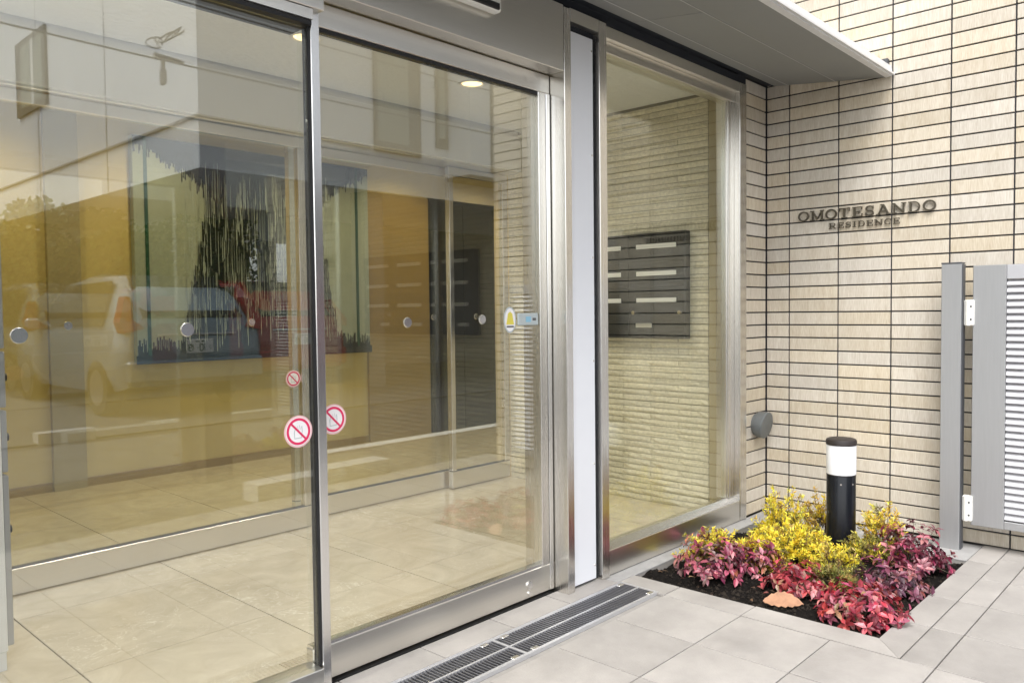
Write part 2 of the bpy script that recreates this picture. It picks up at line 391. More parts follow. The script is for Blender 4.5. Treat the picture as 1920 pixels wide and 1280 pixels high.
for a, b in zip([-1.455]+XR[1:4], XR[1:4]+[-.305]):                     # planter front border (mitred first one)
    if a == -1.455:
        MB().prism([(-1.58+g, -1.205+g), (b-g, -1.205+g), (b-g, -1.10), (-1.455, -1.10)], lambda u, v, d: (u, v, d), -.0115, -.0004).build('border_slab', 'paving', pave)
    else: slab(a, b, -1.205, -1.10)
slab(-.305, 0, -1.205, -1.10)
MB().prism([(-1.58+g, -1.205+g*2), (-1.455, -1.10+g), (-1.455, -.646-g), (-1.58+g, -.646-g)], lambda u, v, d: (u, v, d), -.0115, .0003).build('border_slab', 'paving', pave)
slab(-1.58, -1.455, -.646, -.316); slab(-1.58, -1.455, -.316, -.09)
# threshold strip behind the drain, strip beside the drain end
tx = [-1.58, -1.90, -2.22, -2.556, -2.89, -3.22, -3.55, -3.88, -4.2, -4.6]
for a, b in zip(tx[1:], tx[:-1]): slab(a, b, -.095, .036)
slab(-4.6, -4.33, -.316, -.1)
# concrete edge of the planter by the window and by the side wall
box('planter_kerb', -1.575, -.305, -.085, -.004, -.0118, -.003, 'concrete', pave, e=.002)
box('planter_kerb', -.300, -.012, -1.096, -.004, -.0118, -.004, 'concrete', pave, e=.002)
# near kerb of the street
kb = box('street_kerb', -1.8, -.7, -2.60, -2.42, -.2, .085, 'kerb', kind='structure')
box('street_kerb', -.698, 14, -2.60, -2.42, -.2, -.02, 'asphalt', kind='structure')
box('street_kerb', -20, -1.82, -2.60, -2.42, -.2, -.02, 'asphalt', kind='structure')
box('street_kerb', -1.9, -1.4, -6.36, -6.20, -.2, .05, 'kerb', kind='structure')

# soil bed
def soil():
    mb = MB(); nx, ny = 70, 62; x0, x1, y0, y1 = -1.456, -.30, -1.099, -.085
    rnd = random.Random(3)
    hs_ = [[0]*(ny+1) for _ in range(nx+1)]
    for i in range(nx+1):
        for j in range(ny+1):
            x = x0+(x1-x0)*i/nx; y = y0+(y1-y0)*j/ny
            hgt = -.030+.012*math.sin(x*9+1.3)*math.cos(y*8)+rnd.uniform(-.005, .005)+.008*math.sin(x*31+y*17)
            mb.v.append((x, y, hgt))
    for i in range(nx):
        for j in range(ny):
            a = i*(ny+1)+j; mb.f.append((a, a+ny+1, a+ny+2, a+1))
    s = mb.build('soil', 'soil', kind='structure', fix=False)
    mb = MB()
    for k in range(2600):
        x, y = rnd.uniform(x0+.01, x1-.01), rnd.uniform(y0+.01, y1-.01); r = rnd.uniform(.002, .008) if k % 9 else rnd.uniform(.008, .014); z = -.026+.012*math.sin(x*9+1.3)*math.cos(y*8)+.008*math.sin(x*31+y*17)
        b = len(mb.v)
        for q in ((1,0,-.6), (-.5,.87,-.6), (-.5,-.87,-.6), (.1,0,.8)): mb.v.append((x+q[0]*r*rnd.uniform(.6,1.8), y+q[1]*r*rnd.uniform(.6,1.6), z+q[2]*r*rnd.uniform(.5,1)))
        mb.f += [(b,b+1,b+3),(b+1,b+2,b+3),(b+2,b,b+3)]
    o = mb.build('mulch', 'mulch', kind='stuff', fix=False); tag(o, 'dark crumbly mulch covering the planting bed', 'mulch')
soil()

# ================================================================== side wall and pier
RP, QP, ZH0, YV1 = .07, .2683, 2.3091, -.1333
JT = .0075
wall = thing('tiled_wall', 'beige tiled side wall with dark joints carrying the metal letters', 'wall', (.1, -1.1, 0))
box('backing', .009, .22, -2.02, .40, 0, 6.2, 'mortar', wall)
ycols = [(-.0045, YV1)]+[(YV1-QP*k, YV1-QP*(k+1)) for k in range(8)]
rows = []
k = -22
while True:
    zt = ZH0-RP*k
    zb = zt-RP
    if zt <= .012: break
    rows.append((max(zb, 0.0), zt)); k += 1
extra = MB()
for (zb, zt) in rows:
    for ci, (ya, yb) in enumerate(ycols):
        h = zt-zb-JT; w = ya-yb-JT
        if ci == 0: w = ya-yb-JT/2
        if ya < -2.01: continue
        if yb < -2.015: w = min(w, ya+2.015)
        cy = ya-JT/2-w/2 if ci else ya-w/2; cz = (zb+zt)/2
        if h < .006 or w < .01: continue
        if zt < 2.86 and ci <= 5:
            inst('wall_tile', tile_mesh(.0125, w, h, .0014, 'tile'), wall, (.00625+random.uniform(0, .0006), cy, cz))
        else: extra.bevel_box(.0003, .0125, cy-w/2, cy+w/2, cz-h/2, cz+h/2, .0014)
extra.build('wall_tiles', 'tile', wall, kind='stuff')
pier = thing('tiled_pier', 'narrow tiled pier between the steel window frame and the wall corner', 'pier', (-.13, .15, 0))
box('backing', -.268, .0085, .009, .30, 0, 2.40, 'mortar', pier)
for (zb, zt) in rows:
    if zt > 2.42: continue
    h = zt-zb-JT
    if h < .006: continue
    inst('wall_tile', tile_mesh(.256, .0125, h, .0014, 'tile'), pier, (-.1365, .00625+random.uniform(0, .0006), (zb+zt)/2))

# upper storeys of the building above the canopy, and its side wall inside
upper = thing('upper_facade', 'tiled upper storey of the residence above the canopy', 'facade', (-2.2, .2, 2.5))
box('backing', -6.2, -.006, .02, .40, 2.50, 6.2, 'mortar', upper)
mb = MB()
for (zb, zt) in rows:
    if zb < 2.50: continue
    x = -.14
    while x > -6.1:
        mb.bevel_box(x-QP+JT, x, .006, .0195, zb+JT/2, zt-JT/2, .0014); x -= QP
mb.build('facade_tiles', 'tile', upper, kind='stuff')
box('wall_left_end', -6.2, -4.42, -.02, .40, 0, 2.50, 'concrete', kind='structure')

# ================================================================== canopy
can = thing('entrance_canopy', 'thin grey metal canopy projecting above the glass entrance', 'canopy', (-3, -.33, 2.35))
def sz(y): return 2.381+(.078/.636)*y          # soffit slopes down to the street
def soff(x0, x1, ya, yb):
    e = .0015
    mb = MB().prism([(ya-e, sz(ya)), (yb+e, sz(yb)), (yb+e, sz(yb)+.012), (ya-e, sz(ya)+.012)], lambda u, v, d: (d, u, v), x0+e, x1-e)
    return mb.build('soffit_panel', 'soffit', can)
ys = [-.048, -.125, -.385, -.640]
xs = [[-6.2, -3.6, -1.38, -.004], [-6.2, -3.4, -1.38, -.004], [-6.2, -2.6, -.004]]
for i in range(3):
    for a, b in zip(xs[i][:-1], xs[i][1:]): soff(a, b, ys[i], ys[i+1])
for yj in (-.125, -.385):
    MB().prism([(yj-.0028, sz(yj)-.0008), (yj+.0028, sz(yj)-.0002), (yj+.0028, sz(yj)-.0018+.0009), (yj-.0028, sz(yj)-.0016)], lambda u, v, d: (d, u, v), -6.2, -.006).build('joint_glint', 'alu_light', can)  # pale strip along the joint, stands in for light reflected there
MB().prism([(-.0, 2.398), (-.640, 2.320), (-.640, 2.342), (0, 2.46)], lambda u, v, d: (d, u, v), -6.2, -.003).build('deck', 'soffit_edge', can)
MB().prism([(-.640, 2.300), (-.668, 2.302), (-.672, 2.318), (-.668, 2.352), (-.640, 2.356)], lambda u, v, d: (d, u, v), -6.2, -.006).build('front_edge_trim', 'soffit_edge', can)
box('edge_lip', -6.2, -.006, -.684, -.6725, 2.305, 2.314, 'soffit_edge', can)
box('end_clip', -.03, -.0005, -.655, -.60, 2.3575, 2.39, 'alu_dark', can)
MB().prism([(-.046, 2.377), (-.002, 2.384), (-.002, 2.396), (-.046, 2.39)], lambda u, v, d: (d, u, v), -6.2, -.003).build('shadow_gap', 'gap_shade', can)  # solid dark strip, the shadow under the canopy put into its colour

# ================================================================== entrance front: header, posts, glass
hd = thing('door_header', 'brushed stainless header box above the entrance doors', 'header', (-2.9, .03, 2.08))
box('header_box', -2.935, -1.834, -.030, .20, 2.078, 2.335, 'steel_h', hd, e=.002)
box('header_box', -4.42, -2.937, -.030, .20, 2.02, 2.335, 'steel_h', hd, e=.002)
box('top_shade_strip', -4.42, -.272, -.012, .2, 2.337, 2.372, 'gap_shade', hd)  # dark band below the soffit, its shade put into the colour
box('head_rail', -4.42, -2.972, -.024, .12, 1.988, 2.018, 'steel_h', hd)
box('glass_gasket', -4.42, -2.972, -.016, .10, 1.974, 1.9875, 'black', hd)
# sensor on the header
sn = thing('door_sensor', 'slim white and black motion sensor on the steel header', 'sensor', (-2.35, -.03, 2.2))
mb = MB().bevel_box(-2.60, -2.225, -.072, -.0305, 2.190, 2.255, .008); mb.build('housing', 'white_plastic', sn)
MB().bevel_box(-2.585, -2.24, -.0765, -.060, 2.195, 2.218, .003).build('lens_strip', 'black', sn)

mul = thing('entrance_mullion', 'slim bright steel mullion between fixed pane and sliding door', 'post', (-2.955, .04, 0))
box('post', -2.968, -2.938, -.004, .045, 0, 2.075, 'steel_bright', mul, e=.002)
box('gasket', -2.9755, -2.9685, .003, .03, .0845, 1.9735, 'black', mul)

fx = thing('fixed_glass_screen', 'large fixed entrance pane left of the sliding door, with metal discs', 'glass screen', (-3.7, .02, 0))
box('pane', -4.40, -2.9758, .010, .020, .085, 1.9735, 'glass', fx)
box('bottom_rail', -4.42, -2.9735, -.018, .06, .0, .084, 'steel_h', fx, e=.002)
def disc(parent, x, y, z, r=.0185, th=.004):
    c = MB().cyl((x, y, z), (0, -1, 0), r, th, 28, r2=r*.92).build('metal_disc', 'steel_bright', parent, smooth=True)
disc(fx, -3.74, .0095, 1.098); disc(fx, -3.352, .0095, 1.102)

def prohibition(parent, x, y, z, r):
    st = MB().cyl((x, y, z), (0, -1, 0), r, .0006, 36).build('warning_sticker', 'sticker_rim', parent, label='round no-hands warning sticker, red ring with slash')
    MB().cyl((x, y-.0007, z), (0, -1, 0), r*.90, .0004, 36).build('sticker_face', 'sticker_white', st)
    fn = lambda u, v, d: (x+u, y-.0012-d, z+v)
    ring = [(r*.76*math.cos(t*math.pi/24), r*.76*math.sin(t*math.pi/24)) for t in range(48)]
    MB().ribbon(ring, r*.16, fn, 0, .0004, closed=True).ribbon([(-r*.55, r*.55), (r*.55, -r*.55)], r*.13, fn, .0002, .0006).build('red_ring', 'red_ink', st)
    h = [(-.28,-.42),(-.30,-.05),(-.22,.22),(-.12,.05),(-.08,.36),(.02,.08),(.07,.40),(.14,.10),(.24,.32),(.26,-.02),(.20,-.40)]
    MB().ribbon([(u*r, v*r) for u, v in h], r*.06, fn, -.0003, .0001, closed=True).build('hand_outline', 'sticker_grey', st)
prohibition(fx, -3.028, .0095, .797, .047)

sl = thing('sliding_door', 'glazed automatic sliding door with stainless rails and touch switch', 'door', (-2.42, .07, 0))
DY0, DY1 = .045, .085
box('bottom_rail', -2.97, -1.836, DY0, DY1, .012, .118, 'steel_h', sl, e=.002)
box('rail_ledge', -2.968, -1.905, DY0+.004, DY1-.004, .1185, .128, 'steel_bright', sl)
box('top_rail', -2.97, -1.836, DY0, DY1, 2.002, 2.074, 'steel_h', sl, e=.002)
box('gasket', -2.968, -1.905, DY0+.006, DY1-.006, 1.990, 2.0015, 'black', sl)
box('stile', -1.905, -1.862, DY0-.002, DY1+.002, .1185, 2.0015, 'steel', sl, e=.002)
box('stile_edge', -1.860, -1.837, DY0-.004, DY1, .012, 2.0015, 'steel_bright', sl, e=.002)
box('pane', -2.968, -1.906, .060, .070, .1285, 1.9895, 'glass', sl)
MB().cyl((-1.985, DY0-.0001, .062), (0, -1, 0), .016, .004, 20).build('lock_cover', 'steel_bright', sl, smooth=True)
MB().cyl((-1.985, DY0-.0001, .030), (0, -1, 0), .009, .004, 16).build('lock_cover', 'steel_bright', sl, smooth=True)
disc(sl, -2.57, .0595, 1.107, .0175); disc(sl, -2.215, .0595, 1.112, .0175)
prohibition(sl, -2.872, .0595, .812, .047)
# touch switch: oval bell mark and long plate
bs = MB().prism([(.034*math.cos(t*math.pi/18), .050*math.sin(t*math.pi/18)) for t in range(36)], lambda u, v, d: (-2.065+u, .0595-d, 1.108+v), 0, .001).build('bell_sticker', 'sticker_grey', sl)
MB().prism([(.029*math.cos(t*math.pi/18), .044*math.sin(t*math.pi/18)) for t in range(36)], lambda u, v, d: (-2.065+u, .0583-d, 1.108+v), 0, .0004).build('sticker_face', 'sticker_white', bs)
MB().prism([(-.022,-.018),(.022,-.018),(.016,.004),(.012,.024),(.0,.032),(-.012,.024),(-.016,.004)], lambda u, v, d: (-2.065+u, .0577-d, 1.108+v), 0, .0004).build('bell', 'yellow_ink', bs)
MB().ribbon([(-.020,-.026),(.020,-.026)], .006, lambda u, v, d: (-2.065+u, .0577-d, 1.108+v), 0, .0004).build('bell_base', 'ink', bs)
sw = box('touch_plate', -2.027, -1.908, .0490, .0595, 1.085, 1.133, 'sticker_grey', sl, e=.004)
box('plate_mark', -1.985, -1.955, .0482, .0489, 1.098, 1.120, 'sticker_blue', sw)
box('plate_mark', -1.945, -1.925, .0482, .0489, 1.104, 1.114, 'ink', sw)
# sill groove
box('door_track', -4.40, -1.85, .0365, .11, -.02, .003, 'black', kind='structure')

jb = thing('door_jamb', 'deep stainless jamb column at the latch side of the sliding door', 'jamb', (-1.82, .03, 0))
box('jamb_column', -1.832, -1.790, -.031, .20, 0, 2.33, 'steel', jb, e=.002)
pn = thing('cover_panel', 'tall white cover panel screwed between door jamb and side window', 'panel', (-1.7, 0, 0))
box('face', -1.786, -1.622, -.011, .004, .012, 2.255, 'white_panel', pn, e=.0015)
box('recess', -1.789, -1.601, .006, .2, .0, 2.335, 'gap_shade', pn)
for z in (2.205, 1.78, 1.36, .93, .50, .07):
    for x in (-1.777, -1.631):
        MB().cyl((x, -.0111, z+(.0 if x < -1.7 else .0)), (0, -1, 0), .0042, .002, 12, r2=.003).build('screw', 'steel', pn, smooth=True)
box('head_cover', -1.788, -1.601, -.026, .005, 2.285, 2.336, 'steel_h', pn)

# side window
wn = thing('side_window', 'fixed side window in a stepped stainless frame beside the planter', 'window', (-.95, .04, 0))
box('frame_stile', -1.600, -1.548, -.028, .10, 0, 2.336, 'steel', wn, e=.002)
box('frame_stile', -.345, -.271, -.016, .10, 0, 2.336, 'steel', wn, e=.002)
box('frame_head', -1.5475, -.3455, -.012, .10, 2.285, 2.336, 'steel_h', wn, e=.002)
box('glass_stop', -1.5475, -.3455, .012, .09, 2.236, 2.2845, 'steel_h', wn, e=.002)
box('glass_stop', -.412, -.346, .018, .09, .130, 2.2355, 'steel', wn, e=.002)
box('glass_bead', -.4185, -.4125, .028, .08, .130, 2.2355, 'steel_bright', wn)
box('sill', -1.5475, -.3455, -.014, .10, 0, .108, 'steel_h', wn, e=.002)
MB().prism([(-.010, .1085), (.036, .1085), (.036, .128), (.028, .128)], lambda u, v, d: (d, u, v), -1.547, -.346).build('sill_ledge', 'steel_bright', wn)
box('pane', -1.5475, -.419, .040, .050, .1285, 2.2355, 'glass_side', wn)

# ================================================================== vestibule and lobby
vf = box('lobby_floor', -4.6, 3.2, .037, 5.0, -.2, -.010, 'joint_dark', kind='structure')
fxj = [-4.6]+[-4.077+.667*k for k in range(0, 10)]+[3.2]
fyj = [.112, .695, 1.36, 2.03, 2.70, 3.37, 4.04, 5.0]
for a, b in zip(fxj[:-1], fxj[1:]):
    for c, d in zip(fyj[:-1], fyj[1:]):
        inst('floor_tile', tile_mesh(b-a-.0048, d-c-.0032, .010, .0006, 'porcelain'), vf, ((a+b)/2, (c+d)/2, -.005))
# ribbed threshold mat inside the door
mb = MB()
for i in range(14): mb.quad_box(-2.95, -1.86, .118+i*.012, .123+i*.012, .0002, .0025)
mb.build('threshold_ribs', 'porcelain', vf, kind='stuff')
box('vestibule_ceiling', -4.3, -.29, .205, 1.60, 2.336, 2.42, 'ceiling_paper', kind='structure')
box('lobby_ceiling', -4.6, 3.2, 1.80, 5.0, 2.62, 2.7, 'lobby_ceiling', kind='structure')
box('wall_left', -4.42, -4.30, .405, 5.0, 0, 2.7, 'cream_wall', kind='structure')
bw = box('wall_back', -4.6, 3.2, 3.70, 3.9, 0, 2.62, 'cream_wall', kind='structure')
box('wall_strip', -2.56, -2.36, 3.66, 3.699, 0, 2.62, 'olive_wall', kind='structure')  # darker olive strip standing slightly proud of the cream back wall
box('wall_panel', -.02, .69, 3.672, 3.699, 0, 2.20, 'wood_wall', kind='structure')
box('wall_right', 2.0, 2.2, 1.9, 3.70, 0, 2.62, 'cream_wall', kind='structure')
box('skirting', -4.3, -2.565, 3.685, 3.699, 0, .06, 'wood_wall', kind='structure')
box('skirting', -2.355, -.025, 3.685, 3.699, 0, .06, 'wood_wall', kind='structure')
ed = thing('inner_door', 'dark full height door at the back of the lobby', 'door', (1.12, 3.66, 0))
box('door_leaf', .70, 1.12, 3.655, 3.695, 0, 2.17, 'dark_door', ed, e=.002); box('door_leaf', 1.125, 1.56, 3.655, 3.695, 0, 2.17, 'dark_door', ed, e=.002)
box('door_frame', .692, 1.565, 3.66, 3.695, 2.172, 2.21, 'mail_black', ed)
# rough stone wall of the vestibule, 67 courses
sw_ = box('stone_wall', -.278, -.02, .205, 1.73, 0, 2.60, 'stone_mortar', kind='structure')
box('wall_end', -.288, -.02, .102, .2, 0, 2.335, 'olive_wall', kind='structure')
vr = random.Random(11)
stone_meshes = []
def stone_mesh(w, h, seed):
    """split-face border stone: broken front of small facets"""
    rr = random.Random(seed); nx, nz = 7, 2; mb = MB()
    for i in range(nx+1):
        for k in range(nz+1):
            edge = i in (0, nx) or k in (0, nz)
            mb.v.append((-.006-rr.uniform(0, .003) if edge else -.008-rr.uniform(0, .008), -w/2+w*i/nx, -h/2+h*k/nz))
    for i in range(nx):
        for k in range(nz):
            a = i*(nz+1)+k; mb.f.append((a, a+1, a+nz+2, a+nz+1))
    ring = [i*(nz+1) for i in range(nx+1)]+[nx*(nz+1)+k for k in range(1, nz+1)]+[i*(nz+1)+nz for i in range(nx-1, -1, -1)]+[k for k in range(nz-1, 0, -1)]
    b = len(mb.v)
    for q in ring: mb.v.append((0, mb.v[q][1], mb.v[q][2]))
    for i in range(len(ring)): mb.f.append((ring[i], ring[(i+1) % len(ring)], b+(i+1) % len(ring), b+i))
    me = bpy.data.meshes.new('stone'); me.from_pydata(mb.v, [], mb.f); me.update()
    import bmesh
    bm = bmesh.new(); bm.from_mesh(me); bmesh.ops.recalc_face_normals(bm, faces=bm.faces); bm.to_mesh(me); bm.free()
    me.materials.append(MATS['split_stone']); return me
SH, SW = .0352, .385
stone_meshes = [stone_mesh(SW-.003, SH-.004, s) for s in range(10)]
nrow = int(2.335/SH)
half = [stone_mesh(SW/2-.003, SH-.004, 50+s) for s in range(4)]
for r in range(nrow):
    z = SH*(r+.5)
    off = (r % 2)
    y = .205
    if off: inst('stone', vr.choice(half), sw_, (-.278, y+SW/4, z)); y += SW/2
    while y+SW < 1.725: inst('stone', vr.choice(stone_meshes), sw_, (-.278, y+SW/2, z)); y += SW
# fill the end of the courses
mb = MB()
for r in range(nrow):
    z = SH*(r+.5); y0 = .205+(SW/2 if r % 2 else 0)
    while y0+SW < 1.725: y0 += SW
    if 1.725-y0 > .02: mb.quad_box(-.290, -.279, y0+.002, 1.725, z-SH/2+.002, z+SH/2-.002)
mb.build('stone_ends', 'split_stone', sw_, kind='stuff')

# inner glass screen
def inner_leaf(name, label, x0, x1, y, stile_r=True, stile_l=False, top=2.06):
    t = thing(name, label, 'glass door', ((x0+x1)/2, y, 0))
    sw = .06
    box('bottom_rail', x0, x1, y-.018, y+.018, .008, .115, 'steel_h', t, e=.002)
    box('top_rail', x0, x1, y-.018, y+.018, top-.05, top, 'steel_h', t, e=.002)
    box('gasket', x0+.001, x1-.001, y-.017, y+.017, .1152, .119, 'gap_shade', t)  # dark strip added over the rail top to hide its lamp highlight
    a, b = x0, x1
    if stile_l: box('stile', x0, x0+.035, y-.02, y+.02, .1195, top-.0505, 'steel', t, e=.002); a = x0+.036
    if stile_r: box('stile', x1-.05, x1, y-.02, y+.02, .1195, top-.0505, 'steel', t, e=.002); b = x1-.051
    box('pane', a, b, y-.005, y+.005, .1195, top-.0505, 'glass_inner', t)
    return t
l1 = inner_leaf('inner_glass_leaf', 'inner glass screen leaf beside the lockers, in front of the artwork', -4.2, -1.925, 1.67)
for x in (-3.10, -2.25): disc(l1, x, 1.664, 1.10)
prohibition(l1, -2.02, 1.664, .80, .045)
l2 = inner_leaf('inner_sliding_leaf', 'inner sliding glass leaf standing open before the wood panel', -1.95, -.80, 1.80, stile_r=False, stile_l=True)
disc(l2, -.92, 1.794, 1.11)
l3 = inner_leaf('inner_side_leaf', 'narrow inner glass leaf next to the rough stone wall', -.84, -.30, 1.74, stile_l=True)
disc(l3, -.60, 1.734, 1.11)
ih = thing('inner_header', 'stainless header above the inner glass doors', 'header', (-2.2, 1.73, 2.06))
box('header_box', -4.28, -.295, 1.62, 1.83, 2.064, 2.62, 'steel_h', ih, e=.003)
box('operator_box', -4.28, -.295, 1.595, 1.6195, 2.075, 2.30, 'white_plastic', ih, e=.003)

# letterboxes on the stone wall
mbx = thing('letterbox_unit', 'black wall letterbox unit with pale slots on the stone wall', 'letterbox', (-.30, .9, .97))
MB().bevel_box(-.345, -.291, .315, 1.47, .975, 1.585, .003).build('cabinet', 'mail_black', mbx)
cols = [(.318, .692), (.696, 1.08), (1.084, 1.467)]
rws = [(1.425, 1.582), (1.272, 1.421), (1.116, 1.268), (.978, 1.112)]
for (ya, yb) in cols:
    for ri, (za, zb) in enumerate(rws):
        f = MB().bevel_box(-.353, -.3455, ya, yb, za, zb, .002).build('box_door', 'mail_black', mbx)
        zc = (za+zb)/2+.004
        if ri < 3: MB().bevel_box(-.359, -.3535, ya+.05, yb-.055, zc-.013, zc+.013, .002).build('name_slot', 'slot_white', f)
        else:
            MB().bevel_box(-.359, -.3535, yb-.16, yb-.05, zc-.012, zc+.014, .002).build('name_slot', 'mail_slot', f)
for yk in (.345, .655): MB().cyl((-.354, yk, 1.125), (-1, 0, 0), .014, .012, 16, r2=.011).build('lock_knob', 'steel_bright', mbx, smooth=True)

# delivery lockers on the left
lk = thing('parcel_locker', 'white parcel locker cabinet with steel doors and black knobs', 'locker', (-3.9, 1.25, 0))
box('cabinet', -4.28, -3.555, .90, 1.62, .06, 1.96, 'locker_white', lk, e=.004)
box('plinth', -4.27, -3.56, .905, 1.615, 0, .0585, 'locker_white', lk)
for za, zb in ((1.04, 1.95), (.85, 1.03), (.64, .84), (.075, .63)):
    f = box('locker_door', -3.5545, -3.535, .91, 1.61, za, zb, 'aluminium', lk, e=.003)
    MB().cyl((-3.5345, 1.02, (za+zb)/2 if zb-za < .4 else zb-.2), (1, 0, 0), .013, .03, 14).build('knob', 'black', f, smooth=True)

# artwork on the lobby wall
art = thing('wall_artwork', 'wide dark and pale green wall panel with dripping vertical streaks', 'artwork', (-1.02, 3.68, .80))
AX0, AX1, AZ0, AZ1, AY = -2.02, -.03, .81, 2.385, 3.640
box('panel', AX0, AX1, AY, 3.699, AZ0, AZ1, 'art_pale', art, e=.003)
ar = random.Random(5)
bot, top, strk = MB(), MB(), MB()
nst = 300
for i in range(nst):
    x = AX0+.004+(AX1-AX0-.008)*i/nst; w = (AX1-AX0-.008)/nst
    t = abs((i+.5)/nst-.5)*2                      # 0 centre .. 1 edge
    core = max(0, min(1, (.68-t)/.22))
    hb = .07+.10*ar.random()**1.5+core*(.9+.35*ar.random())+max(0, .95-t)*.16*ar.random()
    ht = .05+.07*ar.random()**1.4+max(0, 1-t)**1.3*(.50+.22*ar.random())
    hb = min(hb, AZ1-AZ0-ht-.002)
    bot.quad_box(x, x+w+.0002*(i % 2), AY-.0035-.0002*(i % 2), AY-.0005, AZ0+.002, AZ0+hb)
    top.quad_box(x, x+w+.0002*(i % 2), AY-.0035-.0002*(i % 2), AY-.0005, AZ1-ht, AZ1-.002)
    if core > .1 and ar.random() < .9:
        n_ = ar.choice((2, 3, 4))
        for _ in range(n_):
            zc = ar.uniform(AZ0+.22, AZ1-.25); L = ar.uniform(.05, .32); ww = w*ar.uniform(.35, .95)
            strk.prism([(x+w/2-ww/2, zc-L/2), (x+w/2, zc-L/2-.02), (x+w/2+ww/2, zc-L/2), (x+w/2+ww*.2, zc+L/2), (x+w/2-ww*.2, zc+L/2)], lambda u, v, d: (u, AY-.0042-d, v), 0, .0006)
bot.build('rising_silhouette', 'art_dark', art, kind='stuff'); top.build('hanging_silhouette', 'art_dark', art, kind='stuff'); strk.build('streaks', 'art_streak', art, kind='stuff')
for x in (-1.935, -.155): box('green_stripe', x-.012, x+.012, AY-.0048, AY-.0006, AZ0+.004, AZ1-.004, 'art_green', art)
box('base_ledge', AX0-.01, AX1+.01, AY-.012, AY-.0052, AZ0-.01, AZ0+.05, 'art_dark', art)

# downlights (one vestibule lamp seen lit, the rest assumed)
def downlight(x, y, z, label, watts, rad=.055, col=(1, .80, .46)):
    t = thing('ceiling_downlight', label, 'downlight', (x, y, z), 'recessed ceiling downlights')
    ring = [(rad*1.28, 0), (rad*1.30, -.004), (rad*1.12, -.006), (rad*1.0, -.001)]
    mb = MB(); n = 32; b = 0
    for r_, zz in ring:
        for i in range(n): th = 2*math.pi*i/n; mb.v.append((x+r_*math.cos(th), y+r_*math.sin(th), z-.0005+zz))
    for j in range(len(ring)-1):
        for i in range(n): mb.f.append((j*n+i, j*n+(i+1) % n, (j+1)*n+(i+1) % n, (j+1)*n+i))
    mb.build('trim_ring', 'white_plastic', t, smooth=True)
    MB().cyl((x, y, z-.0012), (0, 0, 1), rad*.98, .0008, 28).build('lamp_disc', 'lamp', t)
    ld = bpy.data.lights.new('downlight_lamp', 'SPOT'); ld.energy = watts; ld.color = col; ld.spot_size = R(140); ld.spot_blend = .8; ld.shadow_soft_size = .05
    lo = bpy.data.objects.new('downlight_lamp', ld); COL.objects.link(lo); lo.parent = t; lo.location = (0, 0, -.02)
LW = 16
for x, lb in ((-3.33, 'beside the parcel locker'), (-2.33, 'behind the mullion between pane and sliding door'), (-1.33, 'above the door jamb side of the sliding door')):
    downlight(x, 1.0, 2.336, 'lit vestibule downlight '+lb, LW*1.15, col=(1, .94, .83))
for x, lb in ((-3.0, 'at the blank cream wall'), (-1.9, 'in front of the artwork\'s outer green stripe'), (-.8, 'in front of the artwork near the wood panel'), (.3, 'in front of the wood panel'), (1.3, 'in front of the dark inner door')):
    downlight(x, 3.12, 2.62, 'lit lobby ceiling downlight '+lb, LW)  # assumed lobby row, set near the back wall to brighten it

# ================================================================== drain grate
dg = thing('drain_grate', 'long slotted stainless drain grate in front of the doors', 'drain', (-3, -.19, 0))
box('trough', -4.33, -1.566, -.281, -.098, -.08, -.05, 'black', dg)
for y in (-.281, -.104): box('side_frame', -4.33, -1.566, y, y+.006, -.0115, .0015, 'alu_light', dg)
box('end_frame', -1.572, -1.5655, -.2748, -.1042, -.0115, .0014, 'alu_light', dg)
for y in (-.2745, -.193, -.1125): box('long_bar', -4.33, -1.5725, y, y+.008, -.010, .0008, 'alu_light', dg)
mb = MB(); x = -1.576
while x > -4.32:
    mb.quad_box(x-.0042, x, -.2742, -.1047, -.0040, -.0002); x -= .0150
mb.build('cross_bars', 'drain_steel', dg, kind='stuff')
box('section_end', -2.356, -2.346, -.2744, -.1046, -.010, .0004, 'alu_light', dg)
for x in (-1.60, -2.30, -2.40, -3.1, -3.2):
    for y in (-.262, -.117): MB().bevel_box(x-.017, x+.017, y-.009, y+.009, -.008, .0022, .002).build('corner_plate', 'steel_bright', dg)

# ================================================================== small fittings outside
vc = thing('vent_cap', 'round grey vent cap low on the tiled pier', 'vent', (-.135, 0, .49))
MB().cyl((-.130, -.0005, .497), (0, -1, 0), .060, .030, 32).build('collar', 'vent_grey', vc, smooth=True)
hood = MB(); n = 36
for j, (yy, rr, tilt) in enumerate(((-.022, .072, 0), (-.060, .074, .0), (-.0635, .070, 0))):
    for i in range(n):
        th = 2*math.pi*i/n; dz = rr*math.sin(th); hood.v.append((-.130+rr*math.cos(th), yy-(0 if j == 0 else .16*(dz+.02)), .497+dz))
for j in range(2):
    for i in range(n): hood.f.append((j*n+i, j*n+(i+1) % n, (j+1)*n+(i+1) % n, (j+1)*n+i))
hood.f.append(tuple(2*n+i for i in range(n)))
hood.build('hood', 'vent_grey', vc, smooth=True)

# bollard lamp
BX, BY = -.485, -.605
bl = thing('bollard_light', 'black bollard light with white diffuser standing in the planting bed', 'bollard light', (BX, BY, -.03))
MB().lathe((BX, BY, 0), [(.0655, -.04), (.0655, .352), (.0635, .356)], 40).build('post', 'bollard_black', bl, smooth=True)
MB().lathe((BX, BY, 0), [(.060, .3565), (.0665, .357), (.0668, .36), (.0668, .490), (.066, .4935)], 40).build('diffuser', 'bollard_white', bl, smooth=True)
MB().lathe((BX, BY, 0), [(.067, .4940), (.0688, .496), (.0688, .512), (.066, .520), (.058, .5235), (.02, .5245)], 40).build('cap', 'bollard_cap', bl, smooth=True)

